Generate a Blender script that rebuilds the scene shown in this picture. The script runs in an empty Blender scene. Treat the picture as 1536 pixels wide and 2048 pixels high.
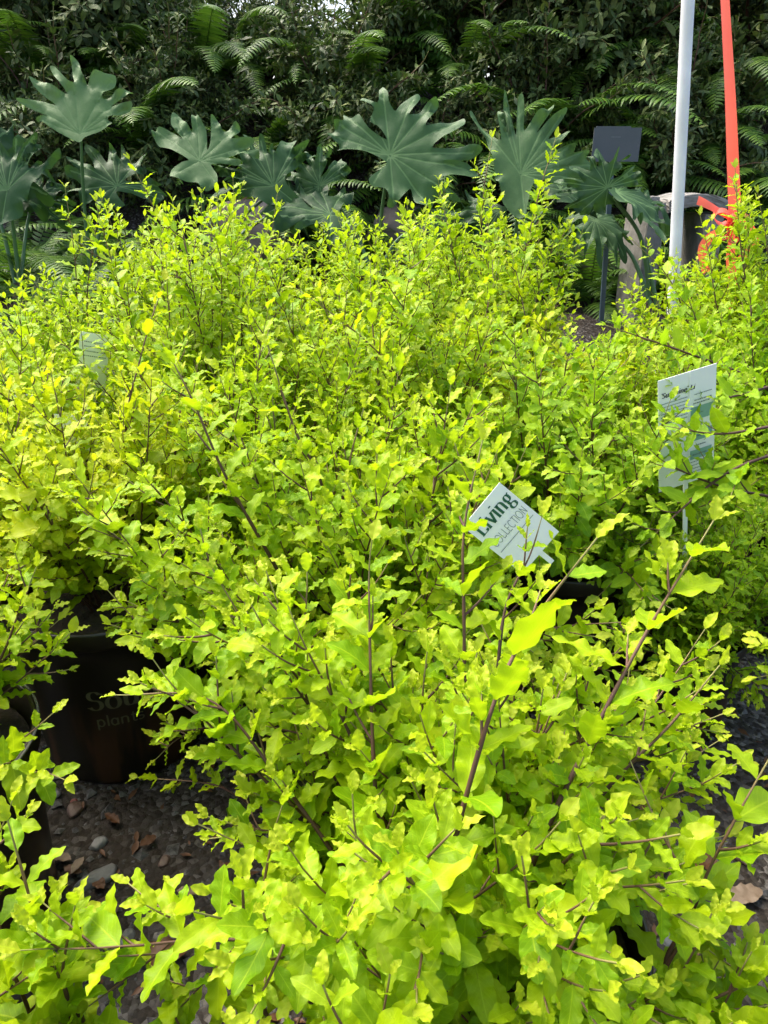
import bpy, math, random
import numpy as np
from mathutils import Vector, Matrix
from mathutils.geometry import delaunay_2d_cdt
R = math.radians
sc = bpy.context.scene
col = sc.collection

# ---------------------------------------------------------------- camera, world, sun, exposure
PITCH = R(24.0); CAM = np.array([0.0, 0.0, 0.97]); FPX = 1500.0
cd = bpy.data.cameras.new('camera'); cam = bpy.data.objects.new('camera', cd); col.objects.link(cam)
cam.location = CAM; cam.rotation_euler = (R(90) - PITCH, 0, 0)
cd.sensor_fit = 'VERTICAL'; cd.sensor_height = 36.0; cd.lens = FPX / 2048 * 36
cd.clip_start = 0.02; cd.clip_end = 500
sc.camera = cam
SUN_EL, SUN_AZ = R(58), R(-52)          # azimuth from +Y towards +X
w = bpy.data.worlds.new('World'); sc.world = w; w.use_nodes = True
nt = w.node_tree; bg = nt.nodes['Background']
sky = nt.nodes.new('ShaderNodeTexSky'); sky.sky_type = 'NISHITA'; sky.sun_disc = False
sky.sun_elevation = SUN_EL; sky.sun_rotation = SUN_AZ; sky.dust_density = 6.0; sky.air_density = 1.0; sky.ozone_density = 1.0
nt.links.new(sky.outputs[0], bg.inputs[0]); bg.inputs[1].default_value = 0.15
sd = bpy.data.lights.new('sun', 'SUN'); sd.energy = 1.15; sd.angle = R(30); sd.color = (1.0, 0.95, 0.86)
so = bpy.data.objects.new('sun', sd); col.objects.link(so)
sdir = Vector((math.sin(SUN_AZ) * math.cos(SUN_EL), math.cos(SUN_AZ) * math.cos(SUN_EL), math.sin(SUN_EL)))
so.rotation_euler = sdir.to_track_quat('Z', 'Y').to_euler(); so.location = (0, 0, 6)
vs = sc.view_settings; vs.view_transform = 'Standard'; vs.look = 'None'; vs.gamma = 1.0; vs.exposure = 1.68
try:
    cy = sc.cycles; cy.max_bounces = 7; cy.diffuse_bounces = 4; cy.transmission_bounces = 5; cy.glossy_bounces = 2
    cy.use_denoising = True; cy.caustics_reflective = False; cy.caustics_refractive = False
except Exception: pass

# ---------------------------------------------------------------- helpers
TH = PITCH
FW = np.array([0, math.cos(TH), -math.sin(TH)]); UP = np.array([0, math.sin(TH), math.cos(TH)]); RT = np.array([1.0, 0, 0])
def at(px, py, Y):
    d = FW + RT * ((px - 768) / FPX) + UP * ((1024 - py) / FPX)
    return CAM + d * (Y / d[1])
def norm(a, ax=-1):
    return a / (np.linalg.norm(a, axis=ax, keepdims=True) + 1e-9)
def tag(o, label=None, cat=None, group=None, kind=None):
    if label: o['label'] = label
    if cat: o['category'] = cat
    if group: o['group'] = group
    if kind: o['kind'] = kind
    return o
def empty(name, loc=(0, 0, 0), rz=0, label=None, cat=None, group=None):
    o = bpy.data.objects.new(name, None); col.objects.link(o); o.location = loc; o.rotation_euler = (0, 0, rz)
    o.empty_display_size = 0.05
    return tag(o, label, cat, group)
def mesh(name, V, F, mat, parent=None, attr=None, smooth=True):
    """V (n,3); F (m,4) int or list of such arrays (quads/tris)."""
    V = np.asarray(V, dtype=np.float32).reshape(-1, 3)
    Fs = F if isinstance(F, list) else [F]
    Fs = [np.asarray(f, dtype=np.int32) for f in Fs if len(f)]
    me = bpy.data.meshes.new(name)
    nl = sum(f.size for f in Fs); nf = sum(len(f) for f in Fs)
    me.vertices.add(len(V)); me.vertices.foreach_set('co', V.ravel())
    me.loops.add(nl); me.polygons.add(nf)
    me.loops.foreach_set('vertex_index', np.concatenate([f.ravel() for f in Fs]))
    tot = np.concatenate([np.full(len(f), f.shape[1], dtype=np.int32) for f in Fs])
    st = np.concatenate([[0], np.cumsum(tot)[:-1]]).astype(np.int32)
    me.polygons.foreach_set('loop_start', st)
    me.polygons.foreach_set('use_smooth', np.full(nf, smooth, dtype=bool))
    if attr is not None:
        a = me.attributes.new('leafdata', 'FLOAT_COLOR', 'POINT')
        a.data.foreach_set('color', np.asarray(attr, dtype=np.float32).ravel())
    me.update(calc_edges=True)
    me.materials.append(mat)
    o = bpy.data.objects.new(name, me); col.objects.link(o)
    if parent: o.parent = parent
    return o
def copy_tree(o, parent=None):
    c = o.copy(); col.objects.link(c); c.parent = parent
    for ch in o.children:
        copy_tree(ch, c)
    return c
class MB:
    """collects simple shapes into one mesh"""
    def __init__(s): s.V = []; s.Q = []; s.T = []; s.n = 0
    def add(s, V, Q=None, T=None):
        V = np.asarray(V, float).reshape(-1, 3)
        if Q is not None and len(Q): s.Q.append(np.asarray(Q) + s.n)
        if T is not None and len(T): s.T.append(np.asarray(T) + s.n)
        s.V.append(V); s.n += len(V)
    def box(s, lo, hi, M=None):
        x0, y0, z0 = lo; x1, y1, z1 = hi
        V = np.array([[x0,y0,z0],[x1,y0,z0],[x1,y1,z0],[x0,y1,z0],[x0,y0,z1],[x1,y0,z1],[x1,y1,z1],[x0,y1,z1]], float)
        if M is not None: V = V @ M[:3, :3].T + M[:3, 3]
        s.add(V, [[0,3,2,1],[4,5,6,7],[0,1,5,4],[1,2,6,5],[2,3,7,6],[3,0,4,7]])
    def lathe(s, prof, n=48, center=(0, 0, 0)):
        prof = np.asarray(prof, float); m = len(prof)
        a = np.linspace(0, 2 * math.pi, n, endpoint=False)
        V = np.stack([prof[:, None, 0] * np.cos(a), prof[:, None, 0] * np.sin(a), np.repeat(prof[:, 1:2], n, 1)], -1).reshape(-1, 3) + center
        i, j = np.meshgrid(np.arange(m - 1), np.arange(n), indexing='ij'); j2 = (j + 1) % n
        s.add(V, np.stack([i*n+j, i*n+j2, (i+1)*n+j2, (i+1)*n+j], -1).reshape(-1, 4))
    def tube(s, P, r, n=8):
        V, Q = tubes(np.asarray(P, float)[None], np.broadcast_to(np.asarray(r, float), (len(P),))[None], n); s.add(V, Q)
    def build(s, name, mat, parent=None, smooth=False, attr=None):
        F = []
        if s.Q: F.append(np.concatenate(s.Q))
        if s.T: F.append(np.concatenate(s.T))
        return mesh(name, np.concatenate(s.V), F, mat, parent, attr, smooth)
def tubes(P, r, n=5):
    """P (T,m,3), r (T,m) -> closed-ish tubes"""
    T_, m, _ = P.shape
    tg = norm(np.gradient(P, axis=1))
    ref = np.where(np.abs(tg[:, :1, 2:3]) > 0.8, np.array([1.0, 0.13, 0]), np.array([0.05, 0.1, 1.0]))
    ref = np.repeat(ref, m, 1)
    u = norm(np.cross(tg, ref)); v = np.cross(tg, u)
    a = np.linspace(0, 2 * math.pi, n, endpoint=False)
    V = P[:, :, None] + r[:, :, None, None] * (u[:, :, None] * np.cos(a)[None, None, :, None] + v[:, :, None] * np.sin(a)[None, None, :, None])
    t, i, j = np.meshgrid(np.arange(T_), np.arange(m - 1), np.arange(n), indexing='ij'); j2 = (j + 1) % n
    b = t * m * n
    Q = np.stack([b+i*n+j, b+i*n+j2, b+(i+1)*n+j2, b+(i+1)*n+j], -1).reshape(-1, 4)
    return V.reshape(-1, 3), Q
def resample(P, n):
    P = np.asarray(P, float)
    # Catmull-Rom through the points
    if len(P) > 2:
        E = np.vstack([2*P[0]-P[1], P, 2*P[-1]-P[-2]]); out = []
        for i in range(1, len(E) - 2):
            for t in np.linspace(0, 1, 8, endpoint=False):
                a, b, c, d = E[i-1], E[i], E[i+1], E[i+2]
                out.append(0.5*((2*b)+(-a+c)*t+(2*a-5*b+4*c-d)*t*t+(-a+3*b-3*c+d)*t**3))
        out.append(P[-1]); P = np.array(out)
    L = np.concatenate([[0], np.cumsum(np.linalg.norm(np.diff(P, axis=0), axis=1))])
    s = np.linspace(0, L[-1], n)
    return np.stack([np.interp(s, L, P[:, k]) for k in range(3)], 1), L[-1]

# ---------------------------------------------------------------- materials
def new_mat(name):
    m = bpy.data.materials.new(name); m.use_nodes = True
    return m, m.node_tree, m.node_tree.nodes['Principled BSDF']
def N(nt, t, **k):
    n = nt.nodes.new(t)
    for a, b in k.items(): setattr(n, a, b)
    return n
def ramp(nt, fac, stops, interp='LINEAR'):
    r = N(nt, 'ShaderNodeValToRGB'); cr = r.color_ramp; cr.interpolation = interp
    while len(cr.elements) < len(stops): cr.elements.new(0.5)
    for e, (p, c) in zip(cr.elements, stops): e.position = p; e.color = (*c, 1) if len(c) == 3 else c
    nt.links.new(fac, r.inputs[0]); return r.outputs[0]
def noise(nt, scale, detail=4, rough=0.55, vec=None, dist=0.0):
    n = N(nt, 'ShaderNodeTexNoise'); n.inputs['Scale'].default_value = scale; n.inputs['Detail'].default_value = detail
    n.inputs['Roughness'].default_value = rough; n.inputs['Distortion'].default_value = dist
    if vec is not None: nt.links.new(vec, n.inputs['Vector'])
    return n.outputs['Fac']
def mixc(nt, fac, a, b, mode='MIX'):
    m = N(nt, 'ShaderNodeMix', data_type='RGBA', blend_type=mode)
    for s, v in ((m.inputs[0], fac), (m.inputs[6], a), (m.inputs[7], b)):
        if isinstance(v, bpy.types.NodeSocket): nt.links.new(v, s)
        else: s.default_value = v if not isinstance(v, tuple) else (*v, 1)
    return m.outputs[2]
def math_(nt, op, a, b=None, clamp=False):
    m = N(nt, 'ShaderNodeMath', operation=op, use_clamp=clamp)
    for s, v in ((m.inputs[0], a), (m.inputs[1], b)):
        if v is None: continue
        if isinstance(v, bpy.types.NodeSocket): nt.links.new(v, s)
        else: s.default_value = v
    return m.outputs[0]
def bump(nt, p, h, strength, dist=0.01):
    b = N(nt, 'ShaderNodeBump'); b.inputs['Strength'].default_value = strength; b.inputs['Distance'].default_value = dist
    nt.links.new(h, b.inputs['Height']); nt.links.new(b.outputs[0], p.inputs['Normal']); return b
def objco(nt):
    return N(nt, 'ShaderNodeTexCoord').outputs['Object']

def leaf_mat(name, cols, young, vein, trans_col, trans=0.4, rough=0.36, spec=0.5, back=None, veinw=0.05, bumpy=0.25, side=9.0):
    m, nt, p = new_mat(name)
    at_ = N(nt, 'ShaderNodeAttribute', attribute_name='leafdata')
    sp = N(nt, 'ShaderNodeSeparateColor'); nt.links.new(at_.outputs['Color'], sp.inputs[0])
    rnd, age, acr = sp.outputs[0], sp.outputs[1], sp.outputs[2]; alo = at_.outputs['Alpha']
    n = len(cols); c = ramp(nt, rnd, [(i / (n - 1), cols[i]) for i in range(n)])
    nz = noise(nt, 45, 3)
    c = mixc(nt, math_(nt, 'MULTIPLY', nz, 0.35), c, (cols[0][0]*0.75, cols[0][1]*0.75, cols[0][2]*0.75))
    c = mixc(nt, ramp(nt, age, [(0.0, (0, 0, 0)), (0.72, (0, 0, 0)), (1.0, (1, 1, 1))]), c, young)
    sp_ = ramp(nt, noise(nt, 130, 2), [(0.70, (0, 0, 0)), (0.75, (1, 1, 1))]); c = mixc(nt, math_(nt, 'MULTIPLY', sp_, 0.55), c, (cols[0][0]*0.7, cols[0][1]*0.4, 0.01))
    # midrib and side veins
    ab = math_(nt, 'ABSOLUTE', math_(nt, 'SUBTRACT', acr, 0.5))
    mid = math_(nt, 'LESS_THAN', ab, veinw * 0.5)
    sv = math_(nt, 'SINE', math_(nt, 'MULTIPLY', math_(nt, 'SUBTRACT', alo, math_(nt, 'MULTIPLY', ab, 0.55)), side * 6.283))
    svm = math_(nt, 'MULTIPLY', math_(nt, 'POWER', math_(nt, 'MAXIMUM', sv, 0.0), 8.0), 0.30)
    vm = math_(nt, 'MAXIMUM', math_(nt, 'MULTIPLY', mid, 0.7), svm, clamp=True)
    c = mixc(nt, vm, c, vein)
    if back:
        g = N(nt, 'ShaderNodeNewGeometry'); c = mixc(nt, math_(nt, 'MULTIPLY', g.outputs['Backfacing'], 0.6), c, back)
    nt.links.new(c, p.inputs['Base Color'])
    p.inputs['Roughness'].default_value = rough; p.inputs['Specular IOR Level'].default_value = spec
    b = bump(nt, p, math_(nt, 'ADD', math_(nt, 'MULTIPLY', vm, -1.0), noise(nt, 160, 2)), bumpy, 0.002)
    tr = N(nt, 'ShaderNodeBsdfTranslucent')
    tc = mixc(nt, 0.5, c, trans_col); nt.links.new(tc, tr.inputs['Color'])
    mx = N(nt, 'ShaderNodeMixShader'); mx.inputs[0].default_value = trans
    nt.links.new(p.outputs[0], mx.inputs[1]); nt.links.new(tr.outputs[0], mx.inputs[2])
    nt.links.new(mx.outputs[0], nt.nodes['Material Output'].inputs['Surface'])
    return m
M = {}
M['leaf'] = leaf_mat('golden_leaf', [(0.20, 0.40, 0.004), (0.32, 0.50, 0.005), (0.40, 0.56, 0.005), (0.49, 0.62, 0.006)],
                     (0.44, 0.52, 0.025), (0.50, 0.66, 0.02), (0.52, 0.70, 0.01), trans=0.45, rough=0.46, spec=0.26, back=(0.34, 0.52, 0.008))
M['leaf_yellow'] = leaf_mat('yellow_leaf', [(0.26, 0.46, 0.005), (0.38, 0.54, 0.005), (0.46, 0.59, 0.006), (0.60, 0.64, 0.006)],
                     (0.54, 0.58, 0.03), (0.60, 0.68, 0.02), (0.60, 0.70, 0.01), trans=0.45, rough=0.46, spec=0.26, back=(0.46, 0.57, 0.01))
M['leaf_green'] = leaf_mat('green_gold_leaf', [(0.17, 0.36, 0.005), (0.26, 0.44, 0.006), (0.34, 0.52, 0.006), (0.44, 0.57, 0.006)],
                     (0.38, 0.50, 0.03), (0.42, 0.6, 0.03), (0.40, 0.64, 0.012), trans=0.42, rough=0.46, spec=0.26, back=(0.28, 0.48, 0.01))
M['philo'] = leaf_mat('philodendron_leaf', [(0.022, 0.066, 0.018), (0.055, 0.130, 0.040), (0.14, 0.25, 0.085)],
                     (0.09, 0.20, 0.05), (0.14, 0.25, 0.09), (0.09, 0.22, 0.02), trans=0.2, rough=0.5, spec=0.28, veinw=0.34, bumpy=0.5, side=0.0)
M['fern'] = leaf_mat('fern_frond', [(0.04, 0.11, 0.015), (0.08, 0.18, 0.020), (0.17, 0.30, 0.030)],
                     (0.12, 0.24, 0.02), (0.07, 0.14, 0.02), (0.10, 0.24, 0.01), trans=0.3, rough=0.42, spec=0.3, side=0.0)
M['hedge'] = leaf_mat('hedge_leaf', [(0.045, 0.078, 0.026), (0.075, 0.12, 0.036), (0.13, 0.19, 0.046), (0.24, 0.28, 0.07)],
                     (0.07, 0.11, 0.03), (0.05, 0.09, 0.03), (0.05, 0.13, 0.01), trans=0.22, rough=0.5, spec=0.3, side=0.0)
M['strap'] = leaf_mat('strap_leaf', [(0.05, 0.14, 0.02), (0.08, 0.18, 0.03)], (0.2, 0.3, 0.05), (0.2, 0.3, 0.08), (0.2, 0.4, 0.02), trans=0.3, side=0.0)

def stem_mat():
    m, nt, p = new_mat('stem_bark')
    at_ = N(nt, 'ShaderNodeAttribute', attribute_name='leafdata')
    sp = N(nt, 'ShaderNodeSeparateColor'); nt.links.new(at_.outputs['Color'], sp.inputs[0])
    c = ramp(nt, sp.outputs[1], [(0, (0.060, 0.024, 0.013)), (0.5, (0.10, 0.042, 0.025)), (0.8, (0.20, 0.11, 0.055)), (1, (0.34, 0.34, 0.09))])
    c = mixc(nt, math_(nt, 'MULTIPLY', noise(nt, 300, 3), 0.5), c, (0.06, 0.03, 0.02))
    nt.links.new(c, p.inputs['Base Color']); p.inputs['Roughness'].default_value = 0.6
    bump(nt, p, noise(nt, 500, 3), 0.4, 0.001)
    return m
M['stem'] = stem_mat()
def flat(name, c, rough=0.5, spec=0.5, metal=0.0, nscale=None, c2=None, namt=0.5, bmp=0.0, bscale=60, trans=0):
    m, nt, p = new_mat(name)
    p.inputs['Base Color'].default_value = (*c, 1); p.inputs['Roughness'].default_value = rough
    p.inputs['Specular IOR Level'].default_value = spec; p.inputs['Metallic'].default_value = metal
    co = objco(nt)
    if nscale:
        f = ramp(nt, noise(nt, nscale, 5, 0.6, co), [(0.35, (0, 0, 0)), (0.68, (1, 1, 1))])
        nt.links.new(mixc(nt, math_(nt, 'MULTIPLY', f, namt), c, c2), p.inputs['Base Color'])
        nt.links.new(math_(nt, 'ADD', math_(nt, 'MULTIPLY', f, 0.15), rough - 0.07), p.inputs['Roughness'])
    if bmp: bump(nt, p, noise(nt, bscale, 5, 0.6, co), bmp, 0.004)
    if trans:
        tr = N(nt, 'ShaderNodeBsdfTranslucent'); tr.inputs[0].default_value = (*c, 1)
        mx = N(nt, 'ShaderNodeMixShader'); mx.inputs[0].default_value = trans
        nt.links.new(p.outputs[0], mx.inputs[1]); nt.links.new(tr.outputs[0], mx.inputs[2])
        nt.links.new(mx.outputs[0], nt.nodes['Material Output'].inputs['Surface'])
    return m
M['petiole'] = flat('petiole', (0.07, 0.15, 0.05), 0.4)
M['fern_stalk'] = flat('fern_stalk', (0.06, 0.07, 0.015), 0.5)
M['bark'] = flat('bark', (0.05, 0.035, 0.025), 0.85, nscale=30, c2=(0.10, 0.075, 0.055), bmp=0.6)
M['pvc'] = flat('white_pvc', (0.86, 0.87, 0.89), 0.35, nscale=5, c2=(0.60, 0.61, 0.60), namt=0.7)
M['ribbon'] = flat('coral_ribbon', (0.95, 0.15, 0.085), 0.35, nscale=9, c2=(0.95, 0.24, 0.16), namt=0.6, trans=0.4)
M['signgrey'] = flat('dark_grey_paint', (0.07, 0.082, 0.09), 0.45, nscale=14, c2=(0.09, 0.10, 0.11), namt=0.6)
M['stakegrey'] = flat('stake_paint', (0.075, 0.115, 0.14), 0.4, nscale=14, c2=(0.11, 0.15, 0.17), namt=0.6)
M['faintink'] = flat('faint_print', (0.14, 0.16, 0.17), 0.6)
M['concrete'] = flat('weathered_concrete', (0.26, 0.25, 0.225), 0.9, nscale=14, c2=(0.11, 0.105, 0.09), namt=0.8, bmp=0.5, bscale=70)
M['boulder'] = flat('pale_boulder', (0.22, 0.185, 0.155), 0.9, nscale=6, c2=(0.10, 0.08, 0.065), namt=0.8, bmp=0.8, bscale=30)
M['redstone'] = flat('reddish_boulder', (0.26, 0.12, 0.09), 0.9, nscale=8, c2=(0.14, 0.06, 0.045), namt=0.8, bmp=0.8, bscale=30)
M['tagwhite'] = flat('tag_card', (0.86, 0.87, 0.82), 0.4, nscale=8, c2=(0.80, 0.82, 0.76), namt=0.5)
M['tagband'] = flat('tag_green_band', (0.22, 0.40, 0.31), 0.45)
M['tagink'] = flat('tag_black_ink', (0.02, 0.025, 0.025), 0.5)
M['taggreen'] = flat('tag_green_ink', (0.012, 0.10, 0.045), 0.5)
M['taggrey'] = flat('tag_grey_ink', (0.12, 0.17, 0.15), 0.5)
M['rim_highlight'] = flat('pot_rim_highlight', (0.10, 0.10, 0.09), 0.25)  # white highlight on the left edge pot's rim, put into the colour
M['soil'] = flat('potting_soil', (0.022, 0.016, 0.011), 0.95, nscale=60, c2=(0.06, 0.04, 0.025), namt=0.8, bmp=1.0, bscale=120)

def pot_mat():
    m, nt, p = new_mat('black_brown_plastic')
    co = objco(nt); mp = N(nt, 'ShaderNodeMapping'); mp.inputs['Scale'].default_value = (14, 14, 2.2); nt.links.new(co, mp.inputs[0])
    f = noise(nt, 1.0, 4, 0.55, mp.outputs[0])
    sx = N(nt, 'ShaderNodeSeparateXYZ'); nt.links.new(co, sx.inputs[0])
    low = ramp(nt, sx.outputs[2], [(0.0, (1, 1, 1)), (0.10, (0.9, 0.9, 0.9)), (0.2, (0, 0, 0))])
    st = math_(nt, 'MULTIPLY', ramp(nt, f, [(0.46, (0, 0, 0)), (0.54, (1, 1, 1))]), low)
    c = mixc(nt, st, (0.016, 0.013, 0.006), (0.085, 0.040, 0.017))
    nt.links.new(c, p.inputs['Base Color'])
    nt.links.new(math_(nt, 'ADD', math_(nt, 'MULTIPLY', noise(nt, 20, 3, 0.5, co), 0.25), 0.22), p.inputs['Roughness'])
    return m
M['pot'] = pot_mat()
M['potink'] = flat('pot_lettering', (0.16, 0.15, 0.08), 0.45)
def ground_mat():
    m, nt, p = new_mat('wet_gravel_soil')
    co = objco(nt)
    v = N(nt, 'ShaderNodeTexVoronoi'); v.inputs['Scale'].default_value = 95; nt.links.new(co, v.inputs['Vector'])
    v2 = N(nt, 'ShaderNodeTexVoronoi'); v2.inputs['Scale'].default_value = 38; nt.links.new(co, v2.inputs['Vector'])
    sepc = N(nt, 'ShaderNodeSeparateColor'); nt.links.new(v.outputs['Color'], sepc.inputs[0])
    c = ramp(nt, sepc.outputs[0], [(0, (0.03, 0.025, 0.02)), (0.5, (0.06, 0.053, 0.047)), (0.85, (0.12, 0.11, 0.10)), (1, (0.28, 0.26, 0.24))])
    big = ramp(nt, noise(nt, 3.0, 5, 0.6, co), [(0.42, (0, 0, 0)), (0.6, (1, 1, 1))])
    c = mixc(nt, math_(nt, 'MULTIPLY', big, 0.75), c, (0.045, 0.034, 0.024))
    far = N(nt, 'ShaderNodeSeparateXYZ'); nt.links.new(co, far.inputs[0])
    f = ramp(nt, math_(nt, 'MULTIPLY', far.outputs[1], 0.1), [(0.24, (0, 0, 0)), (0.28, (1, 1, 1))])
    c = mixc(nt, math_(nt, 'MULTIPLY', f, ramp(nt, noise(nt, 45, 4, 0.6, co), [(0.4, (0.2,0.2,0.2)), (0.7, (1, 1, 1))])), c, (0.026, 0.018, 0.011))
    nt.links.new(c, p.inputs['Base Color'])
    nt.links.new(math_(nt, 'MAXIMUM', f, ramp(nt, noise(nt, 7, 4, 0.6, co), [(0.4, (0.38,)*3), (0.65, (0.85,)*3)])), p.inputs['Roughness']); p.inputs['Specular IOR Level'].default_value = 0.25
    h = math_(nt, 'ADD', math_(nt, 'MULTIPLY', v.outputs['Distance'], -1.0), math_(nt, 'MULTIPLY', v2.outputs['Distance'], -1.2))
    h = math_(nt, 'ADD', h, noise(nt, 60, 6, 0.7, co))
    bump(nt, p, h, 0.9, 0.008)
    return m
M['ground'] = ground_mat()
M['stoneA'] = flat('wet_grey_stone', (0.22, 0.22, 0.215), 0.45, nscale=50, c2=(0.10, 0.096, 0.09), bmp=0.5, bscale=120)
M['stoneB'] = flat('brown_stone', (0.15, 0.095, 0.07), 0.5, nscale=50, c2=(0.07, 0.05, 0.036), bmp=0.5, bscale=120)
M['stoneP'] = flat('pink_stone', (0.30, 0.10, 0.08), 0.5, nscale=50, c2=(0.2, 0.08, 0.07), bmp=0.5, bscale=120)
M['chip'] = flat('gravel_chips', (0.15, 0.145, 0.135), 0.5, nscale=70, c2=(0.022, 0.020, 0.018), namt=1.0, bmp=0.5, bscale=200)
M['dryleaf'] = flat('dry_leaf', (0.17, 0.075, 0.03), 0.55, nscale=60, c2=(0.07, 0.03, 0.015), namt=0.7, trans=0.15)
M['paleleaf'] = flat('pale_dry_leaf', (0.30, 0.22, 0.15), 0.6, nscale=60, c2=(0.14, 0.09, 0.05), namt=0.7)

# ---------------------------------------------------------------- ground and bank
def terr(x, y):
    x = np.asarray(x, float); y = np.asarray(y, float)
    sm = lambda a, b, t: (lambda u: u*u*(3-2*u))(np.clip((t-a)/(b-a), 0, 1))
    z = 0.30 * sm(2.7, 3.9, y) + 1.30 * sm(4.6, 5.9, y)
    z = z + 0.010*np.sin(x*7.1+y*3.3)*np.cos(y*6.7-x*2.1) + 0.006*np.sin(x*19+y*13)
    return z
def grid_sheet(name, xs, ys, mat):
    X, Y = np.meshgrid(xs, ys, indexing='ij'); Z = terr(X, Y)
    nx, ny = X.shape; i, j = np.meshgrid(np.arange(nx-1), np.arange(ny-1), indexing='ij')
    F = np.stack([i*ny+j, (i+1)*ny+j, (i+1)*ny+j+1, i*ny+j+1], -1).reshape(-1, 4)
    o = mesh(name, np.stack([X, Y, Z], -1), F, mat); return o
xs = np.concatenate([[-60, -30, -15, -8], np.arange(-5, 5.01, 0.06), [8, 15, 30, 60]])
ys = np.concatenate([[-20, -8, -3], np.arange(-0.6, 7.01, 0.06), [8, 11, 16, 25, 45, 80]])
tag(grid_sheet('ground', xs, ys, M['ground']), kind='structure')

# ---------------------------------------------------------------- leaf templates
def leaf_template(rng, nu, nv, W=0.46, wav=0.05, fold=0.25, droop=0.35, lob=0.09, peak=0.42, tip=0.9):
    t = np.linspace(0, 1, nv); t = t**0.95
    base = np.sin(np.pi * np.clip(t, 0, 1) ** (math.log(0.5)/math.log(peak))) ** tip
    u = np.linspace(-1, 1, nu)
    ph = rng.uniform(0, 6.28, 4); fr = rng.uniform(2.4, 4.2, 2)
    wl = base * (1 + lob*np.sin(fr[0]*6.28*t + ph[0]) + lob*0.38*np.sin(11*t*2+ph[2]))
    wr = base * (1 + lob*np.sin(fr[1]*6.28*t + ph[1]) + lob*0.38*np.sin(11*t*2+ph[3]))
    wl[:2] *= 0.55; wr[:2] *= 0.55
    hw = np.where(u[None, :] < 0, wl[:, None], wr[:, None]) * W * 0.5 + 0.012
    x = u[None, :] * hw
    env = (base * 0.8 + 0.2 * t)[:, None]
    z = fold * np.abs(x) + wav * (np.abs(u)[None, :] ** 1.6) * np.where(u[None, :] < 0, np.sin(fr[0]*6.28*t+ph[1])[:, None], np.sin(fr[1]*6.28*t+ph[0])[:, None]) * env
    a = droop * (t ** 1.5)                        # bending angle along the blade
    sl = rng.uniform(-0.25, 0.25)
    dt = np.diff(t, prepend=0)
    yc = np.cumsum(np.cos(a) * dt); zc = -np.cumsum(np.sin(a) * dt)
    y = yc[:, None] + z * np.sin(a)[:, None]; zz = zc[:, None] + z * np.cos(a)[:, None]
    tw = rng.uniform(-0.2, 0.2) * t[:, None]
    xx = x * np.cos(tw) - (zz - zc[:, None]) * np.sin(tw) + sl * 0.25 * (t[:, None] ** 2)
    zz = zc[:, None] + x * np.sin(tw) + (zz - zc[:, None]) * np.cos(tw)
    V = np.stack([xx, y, zz], -1).reshape(-1, 3)
    i, j = np.meshgrid(np.arange(nv-1), np.arange(nu-1), indexing='ij')
    F = np.stack([i*nu+j, i*nu+j+1, (i+1)*nu+j+1, (i+1)*nu+j], -1).reshape(-1, 4)
    acr = np.repeat(((u+1)/2)[None], nv, 0).ravel(); alo = np.repeat(t[:, None], nu, 1).ravel()
    return V, F, acr, alo
_r = np.random.default_rng(5)
def bank(nu, nv, n=14, **k):
    return [leaf_template(_r, nu, nv, W=_r.uniform(0.34, 0.49)*k.get('Wm', 1), wav=_r.uniform(0.035, 0.08)*k.get('wv', 1), fold=_r.uniform(0.1, 0.4), droop=_r.uniform(-0.1, 0.6),
            lob=_r.uniform(0.03, 0.10)*k.get('lb', 1), peak=_r.uniform(0.42, 0.56), tip=_r.uniform(0.62, 0.9)) for _ in range(n)]
BANK = {'near': bank(7, 18, 22), 'mid': bank(5, 13, 16), 'far': bank(3, 9, 12), 'lance': bank(3, 6, 8, Wm=0.72, wv=0.5, lb=0.25)}
def leaves(P, A, Nn, S, age, rng, kind='near', tint=(0, 1)):
    """P positions, A axis, Nn normals, S length -> V,F,attr"""
    bk = BANK[kind]; n = len(P)
    A = norm(A); X = norm(np.cross(A, Nn)); Z = np.cross(X, A)
    which = rng.integers(0, len(bk), n); Vs, Fs, As = [], [], []; off = 0
    rv = rng.uniform(tint[0], tint[1], n)
    for k, (tv, tf, ac, al) in enumerate(bk):
        idx = np.nonzero(which == k)[0]
        if not len(idx): continue
        fl = rng.choice([-1.0, 1.0], len(idx))   # mirrored copies are turned faces, so flip winding with them
        V = (tv[None, :, 0:1]*X[idx][:, None]*rng.uniform(0.85, 1.15, len(idx))[:, None, None] + tv[None, :, 1:2]*A[idx][:, None] + tv[None, :, 2:3]*Z[idx][:, None]) * S[idx][:, None, None] + P[idx][:, None]
        m = len(tv); F = tf[None] + (np.arange(len(idx))*m)[:, None, None] + off
        at_ = np.empty((len(idx), m, 4)); at_[..., 0] = rv[idx][:, None]; at_[..., 1] = age[idx][:, None]; at_[..., 2] = ac; at_[..., 3] = al
        Vs.append(V.reshape(-1, 3)); Fs.append(F.reshape(-1, 4)); As.append(at_.reshape(-1, 4)); off += m*len(idx)
    return np.concatenate(Vs), np.concatenate(Fs), np.concatenate(As)

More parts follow.
